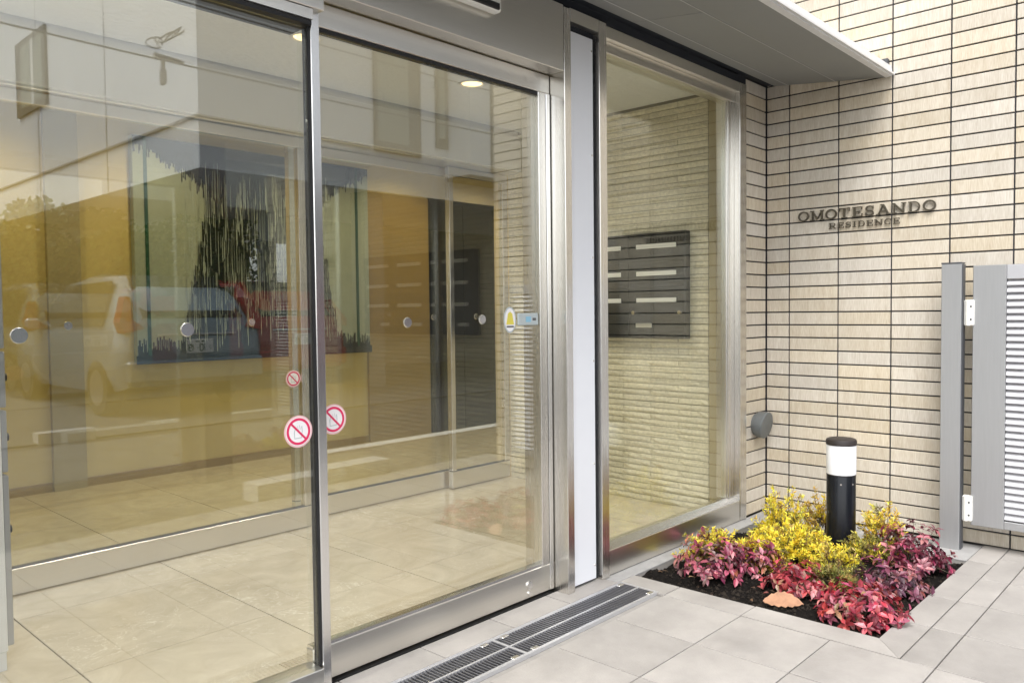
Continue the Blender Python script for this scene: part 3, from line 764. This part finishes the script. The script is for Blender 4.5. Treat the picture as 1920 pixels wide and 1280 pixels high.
for a_ in (200, 250): MB().cyl((BX+.0652*math.cos(R(a_)), BY+.0652*math.sin(R(a_)), .315), (math.cos(R(a_)), math.sin(R(a_)), 0), .004, .0016, 10).build('screw', 'steel', bl, smooth=True)
MB().lathe((BX, BY, 0), [(.0658, .3525), (.0662, .3535), (.0662, .3555), (.0658, .3562)], 40).build('seam_ring', 'bollard_cap', bl, smooth=True)
# gate post and gate folded against the wall
gp = thing('gate_post', 'grey aluminium gate post standing before the tiled wall', 'post', (-.12, -.98, 0))
box('post', -.158, -.100, -1.030, -.945, -.01, 1.340, 'aluminium', gp, e=.002)
box('post_shade_side', -.150, -.106, -1.0345, -1.0305, .0, 1.336, 'alu_dark', gp)  # dark plate on the street face, the shaded side put into its colour
box('cap', -.159, -.099, -1.031, -.944, 1.3402, 1.346, 'alu_dark', gp)
gt = thing('louvre_gate', 'grey aluminium louvre gate leaf folded open against the wall', 'gate', (-.09, -1.5, .1))
GX0, GX1 = -.125, -.090
box('stile', GX0, GX1, -1.205, -1.070, .118, 1.328, 'aluminium', gt, e=.002)
box('stile', GX0, GX1, -1.80, -1.72, .118, 1.328, 'aluminium', gt, e=.002)
box('top_rail', GX0+.0015, GX1, -1.7195, -1.2055, 1.262, 1.3275, 'alu_light', gt, e=.002)
box('bottom_rail', GX0+.0015, GX1, -1.7195, -1.2055, .119, .156, 'aluminium', gt, e=.002)
def louvre():
    mb = MB(); prof = [(.0, -.0155), (-.012, -.0145), (-.017, -.010), (-.010, .004), (0, .0150), (.012, .0150), (.012, -.0155)]
    mb.prism(prof, lambda u, v, d: (u, d, v), -.256, .256)
    me = bpy.data.meshes.new('louvre'); me.from_pydata(mb.v, [], mb.f); me.update()
    import bmesh
    bm = bmesh.new(); bm.from_mesh(me); bmesh.ops.recalc_face_normals(bm, faces=bm.faces); bm.to_mesh(me); bm.free(); me.materials.append(MATS['alu_light']); return me
lm_ = louvre()
for i in range(35): inst('louvre_slat', lm_, gt, (GX0+.020, -1.4625, 1.246-i*.0315))
box('back_sheet', GX1-.003, GX1-.001, -1.719, -1.206, .157, 1.261, 'aluminium', gt)
for z in (1.05, .135):
    h_ = box('hinge', -.140, -.110, -1.078, -1.036, z, z+.12, 'white_plastic', gt, e=.005)
    for zz in (.03, .09): MB().cyl((-.1402, -1.066, z+zz), (-1, 0, 0), .0045, .0015, 10).build('screw', 'alu_dark', h_, smooth=True)
    MB().cyl((-.136, -1.052, z+.002), (0, 0, 1), .010, .116, 12).build('hinge_pin', 'white_plastic', h_, smooth=True)

# ------------------------------------------------------------------ metal letters
def arc(cx, cy, rx, ry, a0, a1, n=20): return [(cx+rx*math.cos(R(a0+(a1-a0)*i/n)), cy+ry*math.sin(R(a0+(a1-a0)*i/n))) for i in range(n+1)]
LW_ = {'O': 1, 'M': 1.15, 'T': 1, 'E': .92, 'S': .85, 'A': 1.08, 'N': 1.08, 'D': 1, 'R': 1.05, 'I': .6, 'C': .95}
def glyph(ch):
    """strokes of a wide slab-serif capital in a 1 x 1 cell: (points, width, closed)"""
    t, s, h = .20, .11, .055           # stem, serif, half serif
    L = []
    def serif(x, y, w=.34): L.append(([(x-w/2, y), (x+w/2, y)], s, False))
    if ch == 'O': L.append((arc(.5, .5, .42, .43, 0, 354, 36), .16, True))
    if ch == 'M':
        L += [([(.15, .05), (.15, .95)], .13, False), ([(.85, .05), (.85, .95)], t, False), ([(.16, .93), (.5, .12)], .16, False), ([(.5, .12), (.84, .93)], .10, False)]
        for x in (.13, .87): serif(x, h, .30); serif(x, 1-h, .28)
    if ch == 'T':
        L += [([(.5, .05), (.5, .95)], t, False), ([(.06, .94), (.94, .94)], s, False), ([(.09, .66), (.09, .94)], .09, False), ([(.91, .66), (.91, .94)], .09, False)]; serif(.5, h, .46)
    if ch == 'E':
        L += [([(.24, .05), (.24, .95)], t, False), ([(.06, .94), (.90, .94)], s, False), ([(.06, .06), (.92, .06)], s, False), ([(.24, .5), (.66, .5)], s, False), ([(.88, .70), (.88, .94)], .09, False), ([(.90, .06), (.90, .32)], .09, False), ([(.66, .38), (.66, .62)], .08, False)]
    if ch == 'S':
        p = arc(.5, .715, .33, .215, 20, 270, 16)+arc(.5, .285, .34, .215, 90, -160, 16)
        L.append((p, .15, False)); L += [([(.83, .66), (.83, .96)], .08, False), ([(.15, .04), (.15, .34)], .08, False)]
    if ch == 'A':
        L += [([(.5, .95), (.14, .05)], .11, False), ([(.5, .95), (.86, .05)], t, False), ([(.27, .34), (.73, .34)], .10, False), ([(.30, .945), (.56, .945)], s, False)]
        serif(.14, h, .30); serif(.86, h, .32)
    if ch == 'N':
        L += [([(.18, .05), (.18, .95)], .12, False), ([(.84, .05), (.84, .95)], .12, False), ([(.14, .95), (.84, .08)], t, False)]
        serif(.18, h, .32); serif(.12, 1-h, .24); serif(.84, 1-h, .32)
    if ch == 'D':
        L += [([(.24, .05), (.24, .95)], t, False), (([(.06, .94), (.48, .94)]+arc(.48, .5, .40, .44, 90, -90, 20)+[(.48, .06), (.06, .06)]), .13, False)]
    if ch == 'R':
        L += [([(.22, .05), (.22, .95)], t, False), (([(.06, .94), (.55, .94)]+arc(.55, .71, .25, .23, 90, -90, 14)+[(.55, .48), (.22, .48)]), .12, False), ([(.52, .48), (.82, .06)], .16, False)]; serif(.22, h, .36); serif(.86, h, .26)
    if ch == 'I':
        L += [([(.5, .05), (.5, .95)], .26, False)]; serif(.5, h, .8); serif(.5, 1-h, .8)
    if ch == 'C':
        L += [(arc(.52, .5, .42, .43, 42, 318, 28), .16, False), ([(.86, .68), (.86, .95)], .08, False)]
    return L
sg = thing('metal_lettering', 'dark metal serif letters reading OMOTESANDO RESIDENCE on the tiles', 'lettering', (-.01, -.53, 1.56))
def word(txt, ya, yb, z, h, d):
    adv = (ya-yb)/sum(LW_[c] for c in txt); y = ya
    for ch in txt:
        cw = adv*LW_[ch]; gw = cw*.90
        mb = MB()
        for k, (pts, w, closed) in enumerate(glyph(ch)):
            P = [(y-(cw-gw)/2-u*gw, z+v*h) for u, v in pts]
            fn = lambda u, v, dd: (-dd, u, v)
            mb.ribbon(P, w*(h+gw)/2*.78, fn, .004, d+.00025*k, closed)
        for q in (.3, .7): mb.quad_box(-.0045, .004, y-cw*q-.001, y-cw*q+.001, z+h*.45, z+h*.45+.002)
        mb.build('letter', 'letter', sg)
        y -= cw
word('OMOTESANDO', -.184, -.884, 1.611, .054, .014)
word('RESIDENCE', -.352, -.716, 1.560, .031, .010)

# ================================================================== plants
def leaf_into(mb, p, d, nrm, L, W, col, curl=.25):
    """one folded pointed leaflet: 6 triangles"""
    d = d.normalized(); s = d.cross(nrm).normalized(); n = s.cross(d).normalized(); b = len(mb.v)
    dr = -n*L*curl
    P = [p, p+d*L*.35+s*W*.5+n*W*.18, p+d*L*.35, p+d*L*.35-s*W*.5+n*W*.18, p+d*L*.72+s*W*.36+dr*.4+n*W*.1, p+d*L*.72+dr*.4, p+d*L*.72-s*W*.36+dr*.4+n*W*.1, p+d*L+dr]
    mb.v += [tuple(q) for q in P]
    F = [(0,2,1), (0,3,2), (1,2,5,4), (2,3,6,5), (4,5,7), (5,6,7)]
    for f in F: mb.f.append(tuple(b+i for i in f)); mb.c.append(col)
def jit(c, r, rn): k = 1+rn.uniform(-r, r); return tuple(max(.002, x*k*(1+rn.uniform(-.12, .12))) for x in c)
def red_shrub(x, y, rad, h, seed, label, pal, nspray=95):
    rn = random.Random(seed); t = thing('heavenly_bamboo', label, 'shrub', (x, y, -.03), 'red leaved dwarf shrubs in the bed')
    mb = MB(); mb.c = []; st = MB()
    for k in range(int(nspray*.8)):
        th = rn.uniform(0, 2*math.pi); ph = math.acos(rn.uniform(.02, 1)); q = rn.uniform(.50, 1.08)
        o = Vector((math.sin(ph)*math.cos(th)*rad*q, math.sin(ph)*math.sin(th)*rad*q, max(.02, math.cos(ph)*h*q)))
        tip = Vector((x, y, -.02))+o
        base = Vector((x+o.x*.25, y+o.y*.25, -.03))
        if k % 2 == 0: st.tube([base, base.lerp(tip, .6)+Vector((0, 0, .02)), tip], [.0022, .0016, .001], 5)
        outd = (Vector((o.x, o.y, o.z*.6+.05))).normalized()
        c0 = rn.choice(pal)
        for i in range(rn.choice((4, 5, 6, 7))):
            a = i*2*math.pi/6+rn.uniform(-.4, .4)
            tt = outd.orthogonal().normalized(); bb = outd.cross(tt)
            d = (tt*math.cos(a)+bb*math.sin(a))*.9+outd*rn.uniform(.0, .7)+Vector((0, 0, -.12))
            n_ = (outd*.8+Vector((0, 0, .7))).normalized()
            L = rn.uniform(.024, .043)
            leaf_into(mb, tip+outd*rn.uniform(-.012, .012), d, n_, L, L*rn.uniform(.42, .58), jit(c0 if rn.random() < .7 else rn.choice(pal), .45, rn), rn.uniform(.05, .4))
    mb.build('foliage', 'leaf', t, kind='stuff', fix=False, smooth=False)
    st.build('stems', 'bark', t, fix=False)
PINK = [(.28, .045, .085), (.36, .085, .13), (.17, .026, .055), (.50, .20, .22), (.10, .018, .035), (.42, .16, .10), (.22, .11, .11)]
RED = [(.38, .035, .055), (.46, .085, .10), (.24, .018, .032), (.56, .23, .22), (.13, .012, .022), (.42, .05, .05), (.30, .16, .10)]
PURP = [(.15, .035, .07), (.09, .026, .048), (.21, .06, .095), (.32, .16, .18), (.06, .025, .035), (.24, .07, .07)]
MAG = [(.24, .03, .07), (.31, .055, .10), (.15, .018, .04), (.42, .16, .18), (.09, .014, .028)]
red_shrub(-1.13, -.30, .17, .15, 1, 'rosy pink leaved low shrub beside the window sill and bare mulch', PINK, 120)
red_shrub(-1.05, -.44, .13, .14, 21, 'crimson pink low shrub in front of the golden cypress', PINK, 85)
red_shrub(-.88, -.13, .11, .14, 2, 'dark crimson sprig of shrub against the window sill', MAG, 40)
red_shrub(-1.12, -.66, .125, .125, 3, 'bright scarlet rounded shrub behind the dry fallen leaf', RED, 95)
red_shrub(-1.27, -.965, .165, .135, 4, 'large scarlet and pink shrub at the front corner of the bed', RED+PINK[:2], 150)
red_shrub(-.90, -.96, .15, .13, 5, 'dull purple leaved shrub between bollard light and paving edge', PURP, 110)
red_shrub(-.50, -.93, .17, .185, 6, 'magenta leaved shrub spreading in front of the gate post', MAG, 130)

def cypress(x, y, rad, h, seed, label, pal, n=120):
    rn = random.Random(seed); t = thing('golden_cypress', label, 'conifer', (x, y, -.03), 'low golden thread cypresses in the bed')
    mb = MB(); mb.c = []; st = MB()
    for k in range(n):
        th = rn.uniform(0, 2*math.pi); el = math.acos(rn.uniform(.0, .97)); q = rn.uniform(.55, 1.05)
        tip = Vector((x+math.sin(el)*math.cos(th)*rad*q, y+math.sin(el)*math.sin(th)*rad*q, -.02+math.cos(el)*h*q))
        base = Vector((x+math.sin(el)*math.cos(th)*rad*.25, y+math.sin(el)*math.sin(th)*rad*.25, -.02+math.cos(el)*h*.35))
        d = tip-base; ln = d.length
        if ln < .02: continue
        c0 = rn.choice(pal) if rn.random() < .78 else rn.choice(((.34, .22, .08), (.22, .20, .06), (.42, .30, .10), (.16, .13, .05)))
        side = d.cross(Vector((rn.uniform(-1,1), rn.uniform(-1,1), rn.uniform(-1,1)))).normalized(); nn = side.cross(d).normalized()
        if k % 2 == 0: st.tube([base+Vector((0, 0, -.01)), base.lerp(tip, .5), tip], [.0018, .0013, .0008], 4)
        outd = (d.normalized()+Vector((0, 0, .35))).normalized(); tt = outd.orthogonal().normalized(); bb = outd.cross(tt)
        for i in range(30):
            f = rn.uniform(.40, 1.0)**.7; p = base.lerp(tip, f)+Vector((rn.uniform(-.006, .006), rn.uniform(-.006, .006), rn.uniform(-.006, .006)))
            a = rn.uniform(0, 2*math.pi); sp = rn.uniform(.5, 1.9)
            dd = (outd+(tt*math.cos(a)+bb*math.sin(a))*sp+Vector((0, 0, rn.uniform(-.3, .1)))).normalized()
            L = rn.uniform(.010, .024); W = rn.uniform(.0035, .0070); s_ = dd.cross(Vector((rn.uniform(-1,1), rn.uniform(-1,1), 1))).normalized()*W/2; b = len(mb.v)
            mb.v += [tuple(p-s_*.6), tuple(p+s_*.6), tuple(p+dd*L*.6+s_), tuple(p+dd*L), tuple(p+dd*L*.6-s_)]
            mb.f.append((b, b+1, b+2, b+3, b+4)); mb.c.append(jit(c0 if rn.random() < .8 else rn.choice(pal), .25, rn))
    mb.build('foliage', 'needle', t, kind='stuff', fix=False); st.build('stems', 'bark', t, fix=False)
GOLD = [(.88, .74, .07), (.92, .80, .11), (.82, .64, .05), (.78, .70, .10)]
AMB = [(.66, .45, .06), (.74, .53, .06), (.50, .33, .07), (.58, .45, .09)]
OLIV = [(.24, .24, .06), (.34, .31, .08), (.16, .18, .05), (.42, .36, .12)]
MIX = [(.62, .53, .11), (.74, .64, .09), (.40, .36, .09), (.82, .68, .08)]
cypress(-.58, -.36, .17, .30, 31, 'tallest bright golden cypress near the wall corner behind the bollard light', GOLD, 150)
cypress(-.80, -.46, .17, .20, 32, 'bright yellow cypress mound in the middle of the bed', GOLD, 160)
cypress(-.34, -.47, .14, .26, 33, 'amber tinted cypress between the bollard light and tiled wall', AMB+GOLD[:1], 120)
cypress(-1.03, -.24, .18, .17, 34, 'yellow green cypress spreading over the pink shrub near the sill', MIX+GOLD[:2], 120)
cypress(-.36, -.76, .13, .26, 35, 'golden cypress right of the bollard light against the tiled wall', GOLD+AMB, 110)
cypress(-.82, -.70, .12, .14, 36, 'small yellow cypress at the foot of the bollard light', MIX+GOLD[:1], 90)
cypress(-.98, -.78, .13, .10, 37, 'olive green low cypress between the scarlet shrubs', OLIV, 110)
cypress(-.55, -.74, .13, .13, 38, 'dull olive cypress behind the purple shrub', OLIV+MIX, 90)

cypress(-.93, -.40, .15, .16, 39, 'lemon yellow cypress spilling forward over the crimson shrub', GOLD, 150)
cypress(-.68, -.52, .15, .17, 40, 'bright yellow cypress just left of the bollard light', GOLD+MIX[:1], 140)

lt = MB(); lt.c = []; rn_ = random.Random(77)
for k in range(60):
    p = Vector((rn_.uniform(-1.44, -.34), rn_.uniform(-1.08, -.12), -.010)); a = rn_.uniform(0, 6.3)
    leaf_into(lt, p, Vector((math.cos(a), math.sin(a), rn_.uniform(-.1, .25))), Vector((rn_.uniform(-.4, .4), rn_.uniform(-.4, .4), 1)), rn_.uniform(.018, .04), rn_.uniform(.008, .016), rn_.choice(((.16, .09, .05), (.22, .06, .05), (.10, .06, .04), (.28, .18, .10))), .3)
tag(lt.build('leaf_litter', 'leaf', kind='stuff', fix=False), 'small withered leaflets scattered on the mulch', 'leaf litter')
# dry fallen leaf
mb = MB(); n = 18; cx, cy = -1.365, -.715
ax = Vector((.45, -.89, 0)).normalized(); ay = Vector((.89, .45, 0))
for i in range(n+1):
    f = i/n; w = .034*math.sin(math.pi*min(1, f*1.02))**.7*(1+.12*math.sin(i*2.1)); z = .006+.012*math.sin(f*3.0)
    for q in (-1, 0, 1):
        p = Vector((cx, cy, z-.004+abs(q)*.004+q*w*.55))+ax*(f-.5)*.15+ay*q*w*(1.0 if q > 0 else .8); mb.v.append(tuple(p))
for i in range(n):
    for q in (0, 1): a = i*3+q; mb.f.append((a, a+3, a+4, a+1))
tag(mb.build('fallen_leaf', 'dry_leaf', fix=False, smooth=True), 'curled dry brown leaf lying on the dark mulch', 'leaf')

# ================================================================== across the street (seen in the glass)
ob = thing('opposite_house', 'pale grey panelled house raised on columns across the street', 'house', (5, -12, 0))
HX0, HX1, HY0, HY1, HZ0, HZ1 = .6, 10.5, -17.5, -8.0, 3.05, 8.6
box('wall', HX0, HX1, HY0, HY1, HZ0, HZ1, 'siding', ob)
box('gutter_band', HX0-.03, 3.4, HY1+.001, HY1+.03, 3.70, 3.735, 'siding_joint', ob); box('gutter_band', HX0-.03, HX0-.001, HY0, HY1, 3.70, 3.735, 'siding_joint', ob)
for y in (-11.05, -14.2): box('panel_joint', HX0-.006, HX0-.0005, y-.012, y+.012, 3.06, 8.5, 'siding_joint', ob)
def win(x0, x1, z0, z1):
    w = box('window', x0, x1, HY1+.001, HY1+.05, z0, z1, 'window_frame', ob)
    box('pane', x0+.05, x1-.05, HY1+.0505, HY1+.055, z0+.14, z1-.05, 'car_glass', w); box('blind', x0+.05, x0+(x1-x0)*.72, HY1+.0552, HY1+.058, z0+.16, z1-.06, 'curtain', w)
win(3.48, 4.42, 3.68, 5.4); win(4.77, 5.02, 3.90, 5.6); win(6.68, 7.0, 4.15, 5.6)
b_ = box('bay', 5.06, 6.62, HY1+.001, HY1+.55, 3.42, 7.4, 'siding', ob); box('bay_slot', 5.54, 6.03, HY1+.5505, HY1+.57, 3.50, 7.2, 'window_frame', b_); box('bay_foot', 5.02, 6.66, HY1+.02, HY1+.58, 3.36, 3.4185, 'window_frame', b_)
MB().tube([(6.68, HY1+.1, 3.5), (6.68, HY1+.1, 8.4)], .035, 10).build('downpipe', 'siding', ob)
ws = box('window', HX0-.05, HX0-.001, -15.25, -13.62, 4.90, 6.27, 'window_frame', ob); box('pane', HX0-.055, HX0-.0505, -14.95, -13.75, 5.02, 6.15, 'curtain', ws); box('pane', HX0-.058, HX0-.0553, -14.35, -14.22, 5.0, 6.17, 'white_plastic', ws)
for x in (3.55, 6.8, 10.1):
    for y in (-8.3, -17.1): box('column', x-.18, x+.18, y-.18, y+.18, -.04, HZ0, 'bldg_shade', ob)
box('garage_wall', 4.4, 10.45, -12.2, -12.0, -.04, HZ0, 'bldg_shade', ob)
box('roof_parapet', HX0-.06, HX1+.06, HY0-.06, HY1+.06, 8.6, 8.85, 'siding_joint', ob)
fh = thing('distant_house', 'white two storey house beyond the parking lot', 'house', (-6, -23, 0))
box('wall', -11.5, -2.0, -29, -20.5, -.04, 5.4, 'siding', fh); box('roof', -11.8, -1.7, -29.3, -20.2, 5.4, 5.65, 'siding_joint', fh)
for x in (-9.5, -6.5, -3.6):
    w = box('window', x, x+1.4, -20.499, -20.44, 2.6, 4.1, 'window_frame', fh); box('pane', x+.08, x+1.32, -20.4395, -20.43, 2.7, 4.0, 'curtain', w)

# hedge behind the parking lot: foliage clump faces
def hedge():
    rn = random.Random(9); t = thing('hedge', 'tall clipped green hedge at the back of the parking lot', 'hedge', (-.5, -13.3, 0))
    mb = MB(); mb.c = []
    for k in range(24000):
        x = rn.uniform(-4.2, 4.1); y = -13.3+rn.uniform(-.55, .55)
        top = 2.75+.16*math.sin(x*2.3)+.12*math.sin(x*5.1+1)+rn.uniform(-.15, .15)
        z = rn.uniform(.1, top) if rn.random() < .8 else top+rn.uniform(-.2, .12)
        if abs(y+13.3) < .35 and z < top-.3: y = -13.3+math.copysign(rn.uniform(.35, .6), y+13.3)
        d = Vector((rn.uniform(-1,1), rn.uniform(-1,1), rn.uniform(-.6,1))).normalized(); s = d.orthogonal().normalized()*rn.uniform(.03, .06); L = rn.uniform(.08, .16); b = len(mb.v); p = Vector((x, y, z))
        mb.v += [tuple(p-s*.3), tuple(p+d*L*.5-s), tuple(p+d*L), tuple(p+d*L*.5+s)]; mb.f.append((b, b+1, b+2, b+3))
        mb.c.append(jit(rn.choice(((.07, .125, .03), (.10, .16, .035), (.15, .20, .055), (.05, .09, .025), (.20, .22, .07))), .3, rn))
    mb.build('foliage', 'leaf', t, kind='stuff', fix=False)
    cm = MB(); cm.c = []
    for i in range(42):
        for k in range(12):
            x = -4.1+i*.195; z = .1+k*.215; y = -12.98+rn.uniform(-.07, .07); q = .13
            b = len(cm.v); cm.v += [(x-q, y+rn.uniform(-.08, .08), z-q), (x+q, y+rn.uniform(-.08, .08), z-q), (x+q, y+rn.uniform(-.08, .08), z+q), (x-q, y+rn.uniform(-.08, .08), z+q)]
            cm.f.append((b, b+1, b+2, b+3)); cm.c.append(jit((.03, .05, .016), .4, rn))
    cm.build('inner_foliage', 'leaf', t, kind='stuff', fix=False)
    st = MB()
    for i in range(16): x = -4+i*.54; st.tube([(x, -13.3, -.05), (x+.05, -13.28, 1.2), (x-.03, -13.3, 2.3)], [.035, .028, .012], 6)
    st.build('stems', 'bark', t, kind='stuff')
hedge()

# parked car, rear towards the street
def car(cx, yr, paint, label):
    t = thing('parked_car', label, 'car', (cx, yr-2.1, 0), 'cars parked under the raised house')
    # sections along the length: (distance from rear, half width, belt z, roof z, roof half width, floor z)
    S = [(0, .80, .95, 1.00, .70, .42), (.06, .86, .98, 1.10, .70, .32), (.30, .885, 1.0, 1.40, .64, .26), (.75, .89, 1.0, 1.62, .60, .24), (1.6, .89, .98, 1.68, .60, .22), (2.4, .89, .96, 1.60, .60, .22), (3.05, .885, .95, 1.20, .66, .22), (3.25, .88, .93, 1.00, .70, .22), (3.9, .84, .85, .90, .66, .24), (4.2, .72, .70, .72, .56, .34)]
    mb = MB()
    for (d, hw, zb, zr, rw, zf) in S:
        y = yr-d
        mb.v += [(cx+p, y, z) for p, z in ((-hw*.92, zf), (-hw, zf+.18), (-hw, zb*.78), (-hw*.97, zb), (-rw, zr-.04), (-rw*.8, zr), (rw*.8, zr), (rw, zr-.04), (hw*.97, zb), (hw, zb*.78), (hw, zf+.18), (hw*.92, zf))]
    n = 12
    for j in range(len(S)-1):
        for i in range(n): mb.f.append((j*n+i, j*n+(i+1) % n, (j+1)*n+(i+1) % n, (j+1)*n+i))
    mb.f.append(tuple(range(n))); mb.f.append(tuple((len(S)-1)*n+i for i in range(n)))
    mb.build('body', paint, t, smooth=True)
    # rear window lies on the sloping hatch
    mb = MB(); q = [(-.62, .075, 1.10), (.62, .075, 1.10), (.55, .66, 1.605), (-.55, .66, 1.605)]
    for o in (.012, .03): mb.v += [(cx+x, yr-d+o*.8, z+o*.7) for x, d, z in q]
    mb.f += [(4,5,6,7), (0,1,5,4), (1,2,6,5), (2,3,7,6), (3,0,4,7)]; mb.build('rear_window', 'car_glass', t)
    for s in (-1, 1):
        mb = MB().prism([(s*.62, .99), (s*.86, .94), (s*.885, 1.06), (s*.745, 1.36), (s*.69, 1.36), (s*.74, 1.10)], lambda u, v, d: (cx+u, yr+d-max(0, v-.98)*.62, v), -.16, .028)
        mb.build('tail_light', 'tail_red', t)
        mb = MB(); 
        for o in (0, .012): mb.v += [(cx+s*(x+o), yr-d, z) for x, d, z in ((.875, .55, 1.02), (.65, .80, 1.56), (.65, 2.35, 1.54), (.87, 2.9, 1.0))]
        mb.f += [(0,1,2,3), (4,5,6,7), (0,1,5,4), (1,2,6,5), (2,3,7,6), (3,0,4,7)]; mb.build('side_window', 'car_glass', t)
        for d in (.72, 3.35):
            w = MB().cyl((cx+s*.70, yr-d, .29), (s, 0, 0), .32, .20, 28).build('wheel', 'tyre', t, smooth=True)
            MB().cyl((cx+s*.895, yr-d, .29), (s, 0, 0), .21, .012, 20).build('rim', 'rim', w, smooth=True)
        MB().bevel_box(cx+s*.96-.09, cx+s*.96+.09, yr-2.85, yr-2.75, .98, 1.12, .03).build('mirror', paint, t)
    box('bumper', cx-.84, cx+.84, yr-.05, yr+.06, .36, .62, paint, t, e=.03)
    box('chrome_strip', cx-.48, cx+.48, yr+.005, yr+.03, .90, .925, 'rim', t, e=.004)
    pl = box('number_plate', cx-.165, cx+.165, yr+.062, yr+.070, .69, .855, 'plate', t, e=.003)
    # digits as strokes: seven-segment like, read 10-19 from the street
    seg = {'1': ['ur', 'lr'], '0': ['t', 'ul', 'ur', 'll', 'lr', 'b'], '9': ['t', 'ul', 'ur', 'm', 'lr', 'b'], '-': ['m']}
    C_ = {'t': ((0,1),(1,1)), 'm': ((0,.5),(1,.5)), 'b': ((0,0),(1,0)), 'ul': ((0,.5),(0,1)), 'ur': ((1,.5),(1,1)), 'll': ((0,0),(0,.5)), 'lr': ((1,0),(1,.5))}
    mb = MB(); x0 = cx+.085; k = 0
    for ch in '10-19':
        wd = .034 if ch != '-' else .018
        for sname in seg[ch]:
            a, b = C_[sname]; mb.ribbon([(x0-a[0]*wd, .715+a[1]*.075), (x0-b[0]*wd, .715+b[1]*.075)], .010, lambda u, v, d: (u, yr+.0705+d, v), 0, .001+.0002*k); k += 1
        x0 -= wd+.018
    mb.ribbon([(cx+.135, .735), (cx+.115, .755), (cx+.135, .77), (cx+.118, .782)], .006, lambda u, v, d: (u, yr+.0705+d, v), 0, .001)
    mb.ribbon([(cx+.05, .825), (cx+.015, .825)], .016, lambda u, v, d: (u, yr+.0705+d, v), 0, .001); mb.ribbon([(cx-.005, .825), (cx-.06, .825)], .012, lambda u, v, d: (u, yr+.0705+d, v), 0, .0012)
    mb.build('plate_digits', 'plate_ink', pl)
car(.15, -7.25, 'car_paint', 'pale silver blue hatchback parked with its plate towards the street')
car(2.25, -8.3, 'car_red', 'bright red hatchback parked beside the silver one under the house')

# overhead cables and poles
def cable(name, a, b, sag, r, label):
    pts = []
    for i in range(33):
        f = i/32; p = Vector(a).lerp(Vector(b), f); p.z -= sag*4*f*(1-f); pts.append(p)
    tag(MB().tube(pts, r, 6).build(name, 'cable', smooth=True), label, 'cable', 'overhead cables')
cable('overhead_cable', (-12, -5, 3.75), (12, -5, 3.75), .38, .008, 'black lower overhead cable strung between the two poles')
cable('overhead_cable', (-12, -5, 4.45), (12, -5, 4.30), .45, .007, 'black middle overhead cable strung between the two poles')
cable('overhead_cable', (-12, -5, 5.6), (12, -5, 5.5), .45, .006, 'thin top overhead cable strung between the two poles')
for x, lb in ((-12, 'concrete utility pole beside the far wing of the street'), (12, 'concrete utility pole past the raised house')):
    t = thing('utility_pole', lb, 'pole', (x, -5, 0)); MB().cyl((x, -5, -.1), (0, 0, 1), .16, 8.5, 20, r2=.11).build('shaft', 'pole', t, smooth=True); box('cross_arm', x-.06, x+.06, -5.8, -4.2, 7.2, 7.3, 'alu_dark', t)
cj = thing('cable_joint', 'grey cable joint with looped wire hanging on overhead cables', 'cable joint', (-1.15, -5, 3.4))
MB().cyl((-1.25, -5, 3.40), (1, 0, -.05), .028, .26, 14, r2=.022).build('sleeve', 'pole', cj, smooth=True)
rl = random.Random(4)
for k in range(3):
    c0 = Vector((-1.22+.1*k, -5+rl.uniform(-.1, .1), 3.52+.07*k)); w0 = rl.uniform(.06, .11)
    MB().tube([c0+Vector((w0*math.cos(a*.5)*(1-.02*a), .05*math.sin(a*.8), w0*.7*math.sin(a*.5+k)*(1+.015*a))) for a in range(16)], .008, 6).build('wire_loop', 'cable', cj, smooth=True)
MB().bevel_box(-1.20, -1.15, -5.03, -4.97, 3.16, 3.30, .012).bevel_box(-1.19, -1.16, -5.02, -4.98, 3.301, 3.38, .006).build('drop_clamp', 'pole', cj)
